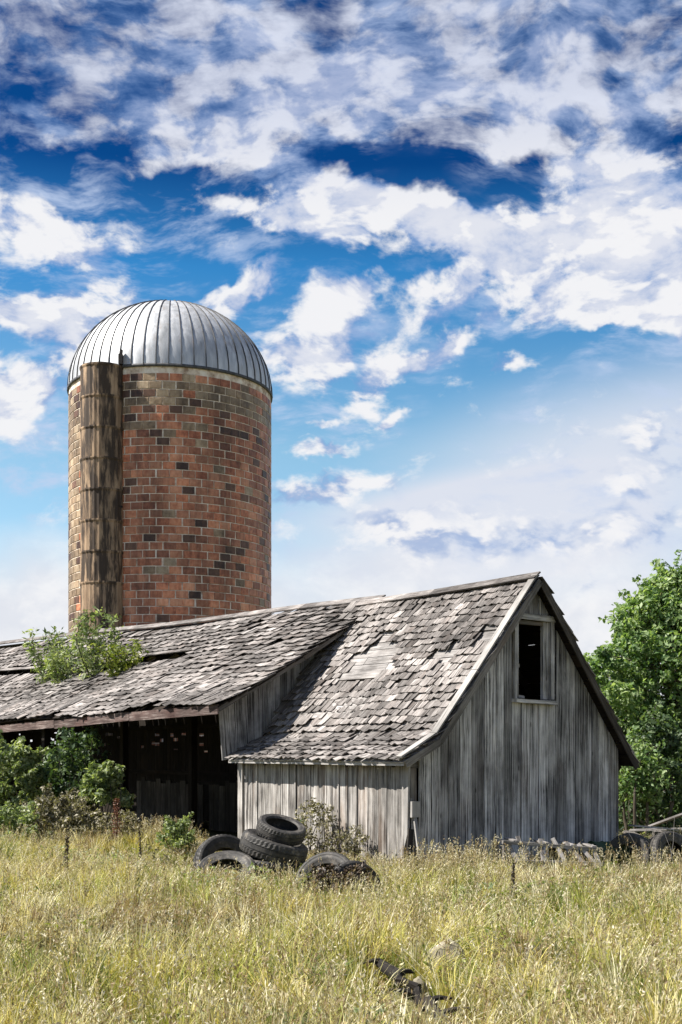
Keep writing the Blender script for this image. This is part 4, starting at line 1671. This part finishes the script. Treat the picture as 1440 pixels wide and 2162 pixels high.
piece(rk, 'rail', (-0.74, -0.03, 0.37), (0.74, -0.03, 0.24), 0.07, 0.045)
piece(rk, 'rail', (-0.70, 0.34, 0.37), (0.72, 0.36, 0.25), 0.06, 0.035)
piece(rk, 'rail', (-0.60, -0.16, 0.12), (0.70, -0.14, 0.06), 0.06, 0.03)
for i, xx in enumerate((-0.66, -0.50, -0.16, 0.02, 0.22, 0.40, 0.60)):
    zt = 0.36 - (xx + .74) * 0.095
    sl = random.uniform(-0.06, 0.24)
    piece(rk, 'slat', (xx + sl, -0.20, 0.02), (xx, 0.02, zt + random.uniform(0.02, 0.12)), 0.055, 0.022, 'sheath', (0, 1, 0))
for xx in (-0.55, -0.1, 0.3, 0.62):
    zt = 0.37 - (xx + .74) * 0.085
    piece(rk, 'cross_slat', (xx, -0.05, zt + .028), (xx + .04, 0.42, zt + .04), 0.07, 0.02)
piece(rk, 'leg', (-0.68, 0.36, -0.05), (-0.68, 0.36, 0.40), 0.06, 0.06, 'frame')
piece(rk, 'leg', (0.66, 0.36, -0.05), (0.66, 0.36, 0.30), 0.06, 0.06, 'frame')
piece(rk, 'leg', (-0.70, -0.02, -0.05), (-0.70, -0.02, 0.35), 0.05, 0.05, 'frame')

# planks heaped beyond the far corner
for i, (u, Y, z, L, a, lab, mat) in enumerate((
        (1385, 20.6, 0.40, 1.0, 24, 'long white plank on top of the heap under the tree', 'white_paint'),
        (1405, 20.9, 0.33, 1.2, -30, 'grey plank under the white one in the heap', 'trim'),
        (1370, 20.3, 0.24, 0.9, 14, 'short dark plank lowest in the heap under the tree', 'frame'),
        (1420, 21.2, 0.50, 0.9, -52, 'bleached plank sticking up behind the white one', 'sheath'))):
    pl = MB()
    d = Vector((math.cos(math.radians(a)), math.sin(math.radians(a)), (-0.10, 0.06, 0.05, 0.35)[i])) * (L / 2)
    pl.beam(-d, d, 0.18, 0.03)
    o = pl.build('scrap_plank', M[mat])
    o.location = P(u, Y) + Vector((0, 0, z))
    tag(o, lab, 'plank', 'planks heaped beyond the barn corner')
sb_ = MB()
for xx in (-0.5, 0.0, 0.5):
    sb_.beam((xx, -0.5, 0.08), (xx, 0.5, 0.08), 0.12, 0.2)
    sb_.beam((xx + .05, -0.4, 0.2), (xx + .05, 0.5, 0.24), 0.14, 0.1)
o = sb_.build('timber_bearer', M['frame'])
o.location = P(1395, 20.8)
tag(o, 'dark timber bearers carrying the plank heap under the tree', 'timber')

# leaning boards in the open corner
for i, (xa, ya, xb, yb, h, w, lab, mat) in enumerate((
        (0.02, -0.30, 0.10, -0.04, 0.80, 0.05, 'thin pale board leaning in the open barn corner', 'trim'),
        (-0.10, -0.14, 0.02, -0.05, 0.62, 0.09, 'dark stub board leaning beside the pale one in the barn corner', 'black_wood'))):
    q = MB()
    a, b = bw(xa, ya, -0.05), bw(xb, yb, h)
    q.beam(Vector((0, 0, 0)), b - a, w, 0.025, (0.6, -0.8, 0))
    o = q.build('leaning_board', M[mat])
    o.location = a
    tag(o, lab, 'board')

# rotten branch and stones in the foreground
br = empty('rotten_branch', on_ground(868, 8.2))
tag(br, 'black rotten branch lying in the foreground grass', 'branch')
random.seed(81)
mb = MB()
a, b = on_ground(806, 8.6) - br.location, on_ground(948, 6.9) - br.location
pts, rr = [], []
for i in range(15):
    t = i / 14
    pts.append(a.lerp(b, t) + Vector((random.gauss(0, .022), 0, 0.20 + random.gauss(0, .018))))
    rr.append(0.028 + 0.010 * math.sin(t * 9) + random.uniform(-.008, .012))
mb.tube(pts, rr, 9, jag=0.22)
mb.build('stem', M['black_wood'], br)
for i in (1, 3, 4, 6, 8, 9, 11, 13):
    q = MB()
    dd = Vector((random.choice((-1, 1)) * random.uniform(.08, .2), random.uniform(-.08, .08), random.uniform(-.03, .10)))
    q.tube([pts[i], pts[i] + dd * .5 + Vector((0, 0, .015)), pts[i] + dd], [0.026, 0.017, 0.007], 6, jag=0.2)
    q.build('twig', M['black_wood'], br)


def stone(label, loc, r, seed):
    q = MB()
    n, m_ = 22, 14
    for j in range(m_ + 1):
        th = math.pi * j / m_
        for i in range(n):
            ph = 2 * math.pi * i / n
            d = Vector((math.sin(th) * math.cos(ph), math.sin(th) * math.sin(ph), math.cos(th)))
            k = 1 + 0.22 * mnoise.noise(d * 1.6 + Vector((seed, 0, 0))) + 0.10 * mnoise.noise(d * 4 + Vector((0, seed, 0)))
            q.v.append((d.x * r[0] * k, d.y * r[1] * k, d.z * r[2] * k))
    for j in range(m_):
        for i in range(n):
            i2 = (i + 1) % n
            q.face((j * n + i, (j + 1) * n + i, (j + 1) * n + i2, j * n + i2), [(0, 0)] * 4)
    o = q.build('field_stone', M['stone'], None, True)
    o.location = loc
    tag(o, label, 'stone')


stone('large pale field stone showing through the foreground grass', on_ground(942, 8.8) + Vector((0, 0, 0.12)), (0.15, 0.12, 0.15), 3.1)
stone('small pale stone touching the rotten branch', on_ground(886, 8.0) + Vector((0, 0, 0.12)), (0.055, 0.05, 0.10), 8.4)

# pale dead canes crossing in front of the far tyres
for i, (u0, u1, Y, h, lab) in enumerate(((1365, 1322, 17.6, 0.62, 'pale dead cane slanting back over the standing far tyre'), (1338, 1375, 17.5, 0.42, 'short pale cane crossing the slanting one'),
                                         (1425, 1398, 17.5, 0.62, 'pale dead cane slanting before the tyre at the picture edge'), (1410, 1424, 17.7, 0.75, 'tallest pale cane, nearly upright at the picture edge'))):
    a = on_ground(u0, Y)
    b = Vector(((u1 - 720) / F * Y, Y, a.z + h))
    q = MB()
    q.tube([Vector((0, 0, -.05)), (b - a) * .5 + Vector((0.03, 0, 0)), b - a], [0.006, 0.004, 0.002], 5)
    o = q.build('dead_cane', M['sheath'])
    o.location = a
    tag(o, lab, 'cane', 'dead canes by the far tyres')


# ================================================================== MEADOW
def pnoise(x, y, f, s):
    r = np.random.default_rng(s)
    o = np.zeros_like(x)
    for i in range(7):
        a = r.uniform(0, 6.28)
        ff = f * r.uniform(.55, 1.7)
        o += np.sin((x * math.cos(a) + y * math.sin(a)) * ff + r.uniform(0, 6.28))
    return o / 3.2


def meadow_points(n, y0, y1, rng, power=1.35, margin=0.9):
    u = rng.random(n)
    Y = y0 + (y1 - y0) * u ** power
    hw = 0.277 * Y + margin
    X = rng.uniform(-1, 1, n) * hw
    # thinner out to both sides of the view
    side = rng.random(n) < 0.24
    X = np.where(side, np.sign(X) * (hw + 5.0 * rng.random(n) ** 1.2), X)
    bx, by = to_barn(X, Y)
    inside = (bx > -0.03) & (bx < 4.4) & (by > -0.02)
    inside |= (bx > -0.25) & (by > 4.6)
    return X[~inside], Y[~inside]


def clear_mask(x, y):
    """thinned where junk lies"""
    k = np.ones_like(x)
    for (u, Y, r, a) in ((578, 16.4, 0.55, 0.06), (476, 16.3, 0.6, 0.2), (718, 14.2, 0.52, 0.10), (942, 8.6, 0.2, 0.12), (884, 7.9, 0.14, 0.12),
                         (1165, 16.7, 0.95, 0.25), (1350, 17.6, 0.85, 0.25), (1385, 20.6, 0.9, 0.2), (1420, 17.4, 0.7, 0.25)):
        gx_, gy_ = (u - 720) / F * Y, Y
        d = np.hypot(x - gx_, (y - gy_))
        k *= np.where(d < r, a, 1.0)
    # along the rotten branch
    p, q = on_ground(806, 8.4), on_ground(948, 6.7)
    dx, dy = q.x - p.x, q.y - p.y
    t = np.clip(((x - p.x) * dx + (y - p.y) * dy) / (dx * dx + dy * dy), 0, 1)
    d = np.hypot(x - p.x - t * dx, y - p.y - t * dy)
    k *= np.where(d < 0.22, 0.06, 1.0)
    return k


def low_before_wall(x, y):
    """grass stays short in the lee of the low front wall and round the tyres"""
    bx, by = to_barn(x, y)
    k = np.clip((bx + 4.2) / 1.2, 0, 1) * np.clip((by + 1.2) / 0.8, 0, 1) * np.clip((5.6 - by) / 1.0, 0, 1)
    return 1 - 0.52 * k


PAL = np.array([(0.25, 0.30, 0.06), (0.43, 0.425, 0.10), (0.62, 0.565, 0.29), (0.12, 0.17, 0.035), (0.54, 0.475, 0.12), (0.78, 0.73, 0.52)])


def grass(name, n, y0, y1, hmin, hmax, wid, seed, dry=0.0, bend=(0.25, 0.9), power=1.35, hfac=None):
    rng = np.random.default_rng(seed)
    x, y = meadow_points(n, y0, y1, rng, power)
    keep = rng.random(len(x)) < clear_mask(x, y) * np.clip(0.75 + 0.45 * pnoise(x, y, 2.6, 3), 0.12, 1)
    x, y = x[keep], y[keep]
    n = len(x)
    # most blades spring from tufts
    nt = max(1, n // 26)
    own = rng.integers(0, nt, n)
    tufted = rng.random(n) < 0.72
    ta = rng.uniform(0, 2 * np.pi, n)
    tr_ = np.abs(rng.normal(0, 0.045, n))
    x = np.where(tufted, x[own] + np.cos(ta) * tr_, x)
    y = np.where(tufted, y[own] + np.sin(ta) * tr_, y)
    th = rng.uniform(0.65, 1.45, nt)[own]
    patch = pnoise(x, y, 1.1, 5)
    patch2 = pnoise(x, y, 3.4, 6)
    h = rng.uniform(hmin, hmax, n) * (1 + 0.28 * patch + 0.15 * patch2)
    h = np.clip(h * np.where(tufted, th, 0.7), 0.05, None)
    h *= low_before_wall(x, y)
    a = np.where(tufted, ta + rng.normal(0, .5, n), rng.uniform(0, 2 * np.pi, n))
    bd = rng.uniform(*bend, n) + np.clip(pnoise(x, y, 1.7, 14) - 0.5, 0, 0.8)
    wa = a + np.pi / 2 + rng.normal(0, 0.7, n)
    w = wid * rng.uniform(.6, 1.4, n)
    dx, dy = np.cos(a), np.sin(a)
    sx, sy = np.cos(wa), np.sin(wa)
    z0 = gz(x, y) - 0.02
    V = np.zeros((n, 7, 3))
    for i, (t, wt) in enumerate(((0, 1.0), (0.42, 0.9), (0.78, 0.6), (1.0, 0))):
        px_ = x + dx * h * bd * t ** 2
        py_ = y + dy * h * bd * t ** 2
        pz_ = z0 + h * t * (1 - 0.38 * bd * t)
        if i < 3:
            V[:, i * 2] = np.c_[px_ - sx * w * wt / 2, py_ - sy * w * wt / 2, pz_]
            V[:, i * 2 + 1] = np.c_[px_ + sx * w * wt / 2, py_ + sy * w * wt / 2, pz_]
        else:
            V[:, 6] = np.c_[px_, py_, pz_]
    b = np.arange(n) * 7
    F4 = np.concatenate([np.c_[b, b + 1, b + 3, b + 2], np.c_[b + 2, b + 3, b + 5, b + 4]])
    F3 = np.c_[b + 4, b + 5, b + 6]
    # colour: patches of green and straw
    p = 0.5 + 0.36 * patch + 0.2 * patch2 + rng.normal(0, .14, n) + np.where(tufted, rng.normal(0, .16, nt)[own], 0)
    cidx = np.where(p < 0.22, 3, np.where(p < 0.50, 0, np.where(p < 0.82, 1, 4)))
    strawm = rng.random(n) < np.clip(0.20 + dry + 0.16 * pnoise(x, y, 0.8, 9), 0, 1)
    cidx = np.where(strawm, np.where(rng.random(n) < .5, 2, 5), cidx)
    c = PAL[cidx] * rng.uniform(.7, 1.25, n)[:, None]
    tint = np.repeat(c[:, None, :], 7, axis=1)
    tint[:, 4:] = tint[:, 4:] * 0.6 + np.array((0.42, 0.36, 0.17)) * 0.4
    o = np_mesh(name, V.reshape(-1, 3), [F4, F3], M['grass'], tint.reshape(-1, 3))
    return o


o = grass('meadow_grass', 175000, 5.6, 24.0, 0.12, 0.35, 0.0080, 101)
tag(o, 'dense yellow green meadow grass in front of the barns', 'grass', kind='stuff')
o = grass('tall_dry_grass', 30000, 6.0, 23.5, 0.26, 0.50, 0.0055, 102, 0.45, (0.1, 0.9), 1.2)
tag(o, 'taller straw coloured grass standing through the meadow', 'grass', kind='stuff')


def seed_heads(name, n, y0, y1, seed, near_wall=False):
    rng = np.random.default_rng(seed)
    x, y = meadow_points(n, y0, y1, rng, 1.1)
    if near_wall:
        bx, by = to_barn(x, y)
        k = ((bx < 0) & (bx > -1.1) & (by > -1.2)) | ((by < 0) & (by > -1.6) & (bx > -1))
        x, y = x[k], y[k]
    k = rng.random(len(x)) < clear_mask(x, y) * 0.9
    x, y = x[k], y[k]
    n = len(x)
    h = rng.uniform(.25, .50, n)
    if near_wall:
        ur = 720 + F * x / y
        h *= np.where((ur > 1050) & (ur < 1300), 0.75, np.where(ur > 880, 1.25, 1.05))
    h *= low_before_wall(x, y)
    a = rng.uniform(0, 6.28, n)
    ln = rng.uniform(.05, .35, n)
    z0 = gz(x, y)
    tip = np.c_[x + np.cos(a) * ln * h, y + np.sin(a) * ln * h, z0 + h]
    root = np.c_[x, y, z0]
    mid = root * .5 + tip * .5 - np.c_[np.cos(a), np.sin(a), np.zeros(n)] * (ln * h * .15)[:, None]
    w = 0.002
    s = np.c_[-np.sin(a + .6), np.cos(a + .6), np.zeros(n)] * w
    V = [np.stack([root - s, root + s, mid - s, mid + s, tip - s * .5, tip + s * .5], axis=1).reshape(-1, 3)]
    b = np.arange(n) * 6
    F4 = [np.c_[b, b + 1, b + 3, b + 2], np.c_[b + 2, b + 3, b + 5, b + 4]]
    base_c = np.array((0.42, 0.36, 0.20))
    tint = [np.repeat(base_c[None] * rng.uniform(.7, 1.2, n)[:, None], 6, axis=0)]
    off = n * 6
    hl_ = rng.uniform(.08, .2, n)
    hc = np.array([(0.50, 0.44, 0.28), (0.60, 0.55, 0.42), (0.30, 0.22, 0.13)])[rng.integers(0, 3, n)] * rng.uniform(.75, 1.2, n)[:, None]
    ax_ = tip - mid
    ax_ /= np.linalg.norm(ax_, axis=1)[:, None]
    for k_ in range(9):
        t = rng.uniform(-1, .1, n)[:, None]
        c = tip + ax_ * hl_[:, None] * t + rng.normal(0, .010, (n, 3)) * (1.4 + t)
        d = rng.normal(size=(n, 3)) + ax_ * 1.6
        d /= np.linalg.norm(d, axis=1)[:, None]
        e = np.cross(d, rng.normal(size=(n, 3)))
        e /= np.linalg.norm(e, axis=1)[:, None]
        l_, ww = 0.016, 0.0045
        V.append(np.stack([c - d * l_, c + e * ww, c + d * l_, c - e * ww], axis=1).reshape(-1, 3))
        b = off + np.arange(n) * 4
        F4.append(np.c_[b, b + 1, b + 2, b + 3])
        off += n * 4
        tint.append(np.repeat(hc, 4, axis=0))
    return np_mesh(name, np.concatenate(V), F4, M['grass'], np.concatenate(tint))


o = seed_heads('seeding_grass', 15000, 6.0, 23.0, 103)
tag(o, 'fine grass seed heads scattered over the meadow', 'grass', kind='stuff')
o = seed_heads('wall_foot_grass', 30000, 13.5, 22.0, 104, True)
tag(o, 'pale seeding grass crowding the foot of the barn walls', 'grass', kind='stuff')


def undergrowth(name, n, seed, mat, size, thr):
    """broad low leaves in patches between the grass"""
    rng = np.random.default_rng(seed)
    x, y = meadow_points(n, 5.8, 22.0, rng, 1.2)
    k = (pnoise(x, y, 1.5, seed) + 0.4 * pnoise(x, y, 5.0, seed + 1) > thr) & (rng.random(len(x)) < clear_mask(x, y))
    x, y = x[k], y[k]
    z = gz(x, y) + rng.uniform(0.02, 0.24, len(x)) * (0.8 + 0.4 * pnoise(x, y, 3.0, seed + 2))
    v, f = leaf_arrays(np.c_[x, y, z], np.full((len(x), 3), 0.03), np.full(len(x), 2), size, rng, up=0.6, aspect=0.4, shell=0.1)
    return np_mesh(name, v, [f], M[mat])


o = undergrowth('low_weed', 36000, 201, 'leaf_bush', 0.075, 0.5)
tag(o, 'patches of dark green low weeds between the grass', 'weed', kind='stuff')
o = undergrowth('dead_stem_litter', 14000, 211, 'leaf_dry', 0.09, 0.6)
tag(o, 'patches of brown dead stems low in the grass', 'weed', kind='stuff')
o = undergrowth('lime_weed', 34000, 221, 'leaf_lime', 0.06, 0.35)
tag(o, 'patches of bright yellow green weeds in the meadow', 'weed', kind='stuff')


# coarse dark tufts standing out of the meadow
def sedge(label, u, Y, h, n, seed, cols):
    rng = np.random.default_rng(seed)
    c = on_ground(u, Y)
    a = rng.uniform(0, 2 * np.pi, n)
    r0 = np.abs(rng.normal(0, .10, n))
    bx, by = np.cos(a) * r0, np.sin(a) * r0
    hh = h * rng.uniform(.5, 1.1, n)
    ln = rng.uniform(.3, 1.0, n) * hh
    wd = rng.uniform(.004, .009, n)
    V = np.zeros((n, 7, 3))
    for i, t in enumerate((0, .4, .75, 1.0)):
        qx = bx + np.cos(a) * ln * t ** 2
        qy = by + np.sin(a) * ln * t ** 2
        qz = hh * t * (1 - .3 * t) - 0.02
        if i < 3:
            sx, sy = -np.sin(a) * wd * (1 - t * .5), np.cos(a) * wd * (1 - t * .5)
            V[:, 2 * i] = np.c_[qx - sx, qy - sy, qz]
            V[:, 2 * i + 1] = np.c_[qx + sx, qy + sy, qz]
        else:
            V[:, 6] = np.c_[qx, qy, qz]
    b = np.arange(n) * 7
    tint = np.repeat((np.array(cols)[rng.integers(0, len(cols), n)] * rng.uniform(.6, 1.2, n)[:, None])[:, None, :], 7, axis=1)
    o = np_mesh('coarse_tuft', V.reshape(-1, 3), [np.concatenate([np.c_[b, b + 1, b + 3, b + 2], np.c_[b + 2, b + 3, b + 5, b + 4]]), np.c_[b + 4, b + 5, b + 6]], M['grass'], tint.reshape(-1, 3))
    o.location = c
    tag(o, label, 'grass tuft', 'coarse tufts in the foreground')


GR = [(0.07, 0.11, 0.03), (0.10, 0.15, 0.04), (0.16, 0.20, 0.06), (0.30, 0.30, 0.14)]
BR = [(0.08, 0.055, 0.03), (0.15, 0.11, 0.06), (0.24, 0.19, 0.11), (0.42, 0.37, 0.24)]
sedge('large dark green tuft in the foreground, nearest the bottom middle', 645, 8.3, 0.42, 420, 301, GR)
sedge('smaller dark green tuft beside the large one', 555, 7.9, 0.34, 260, 302, GR)
sedge('spiky dark green tuft in the meadow below the hay rack', 1150, 10.6, 0.42, 340, 303, GR)
sedge('brown tuft in the meadow below the spiky green one', 1100, 8.7, 0.38, 320, 304, BR)
sedge('brown tuft near the bottom corner under the far tyres', 1345, 8.4, 0.40, 320, 305, BR)
sedge('brown tuft near the bottom corner under the red dock stalk', 95, 8.2, 0.38, 320, 306, BR)
sedge('grey brown tuft in the meadow below the brown dock stalk', 130, 11.4, 0.36, 300, 307, BR)
sedge('pale arching tuft at the foot of the tyre stack', 435, 15.6, 0.40, 300, 308, [(0.40, 0.36, 0.24), (0.55, 0.50, 0.36), (0.2, 0.17, 0.1)])
sedge('pale arching tuft before the barn corner', 835, 15.0, 0.40, 300, 309, [(0.40, 0.36, 0.24), (0.55, 0.50, 0.36), (0.2, 0.17, 0.1)])


def tussocks(name, count, per, seed):
    """knee high clumps, each of one tone, through the whole meadow"""
    rng = np.random.default_rng(seed)
    cx, cy = meadow_points(count, 6.0, 22.0, rng, 1.15)
    k = rng.random(len(cx)) < clear_mask(cx, cy)
    cx, cy = cx[k], cy[k]
    m_ = len(cx)
    tone = np.array([(0.20, 0.25, 0.05), (0.34, 0.36, 0.08), (0.66, 0.60, 0.34), (0.80, 0.75, 0.54), (0.56, 0.49, 0.14), (0.10, 0.13, 0.035), (0.30, 0.22, 0.12)])
    p = 0.5 + 0.4 * pnoise(cx, cy, 0.9, seed) + rng.normal(0, .25, m_)
    ti = np.clip((p * 7).astype(int), 0, 6)
    order = np.array([5, 0, 1, 4, 2, 3, 6])
    ct = tone[order[ti]]
    n = m_ * per
    own = np.repeat(np.arange(m_), per)
    a = rng.uniform(0, 2 * np.pi, n)
    lean0 = rng.uniform(0, 2 * np.pi, m_)[own]
    r0 = np.abs(rng.normal(0, .07, n))
    hh = (rng.uniform(.22, .50, m_) * low_before_wall(cx, cy))[own] * rng.uniform(.5, 1.1, n)
    ln = rng.uniform(.2, 1.0, n) * hh
    x0, y0 = cx[own] + np.cos(a) * r0, cy[own] + np.sin(a) * r0
    dx, dy = np.cos(a) * .7 + np.cos(lean0) * .5, np.sin(a) * .7 + np.sin(lean0) * .5
    z0 = gz(x0, y0) - .02
    wd = rng.uniform(.002, .0055, n)
    V = np.zeros((n, 7, 3))
    for i, t in enumerate((0, .4, .75, 1.0)):
        qx, qy = x0 + dx * ln * t ** 2, y0 + dy * ln * t ** 2
        qz = z0 + hh * t * (1 - .38 * t * ln / hh)
        if i < 3:
            sx, sy = -np.sin(a) * wd * (1 - t * .5), np.cos(a) * wd * (1 - t * .5)
            V[:, 2 * i] = np.c_[qx - sx, qy - sy, qz]
            V[:, 2 * i + 1] = np.c_[qx + sx, qy + sy, qz]
        else:
            V[:, 6] = np.c_[qx, qy, qz]
    b = np.arange(n) * 7
    c = ct[own] * rng.uniform(.65, 1.2, n)[:, None]
    return np_mesh(name, V.reshape(-1, 3), [np.concatenate([np.c_[b, b + 1, b + 3, b + 2], np.c_[b + 2, b + 3, b + 5, b + 4]]), np.c_[b + 4, b + 5, b + 6]], M['grass'], np.repeat(c[:, None, :], 7, axis=1).reshape(-1, 3))


o = tussocks('tussock_grass', 1900, 72, 401)
tag(o, 'uneven clumps of green and bleached grass through the meadow', 'grass', kind='stuff')
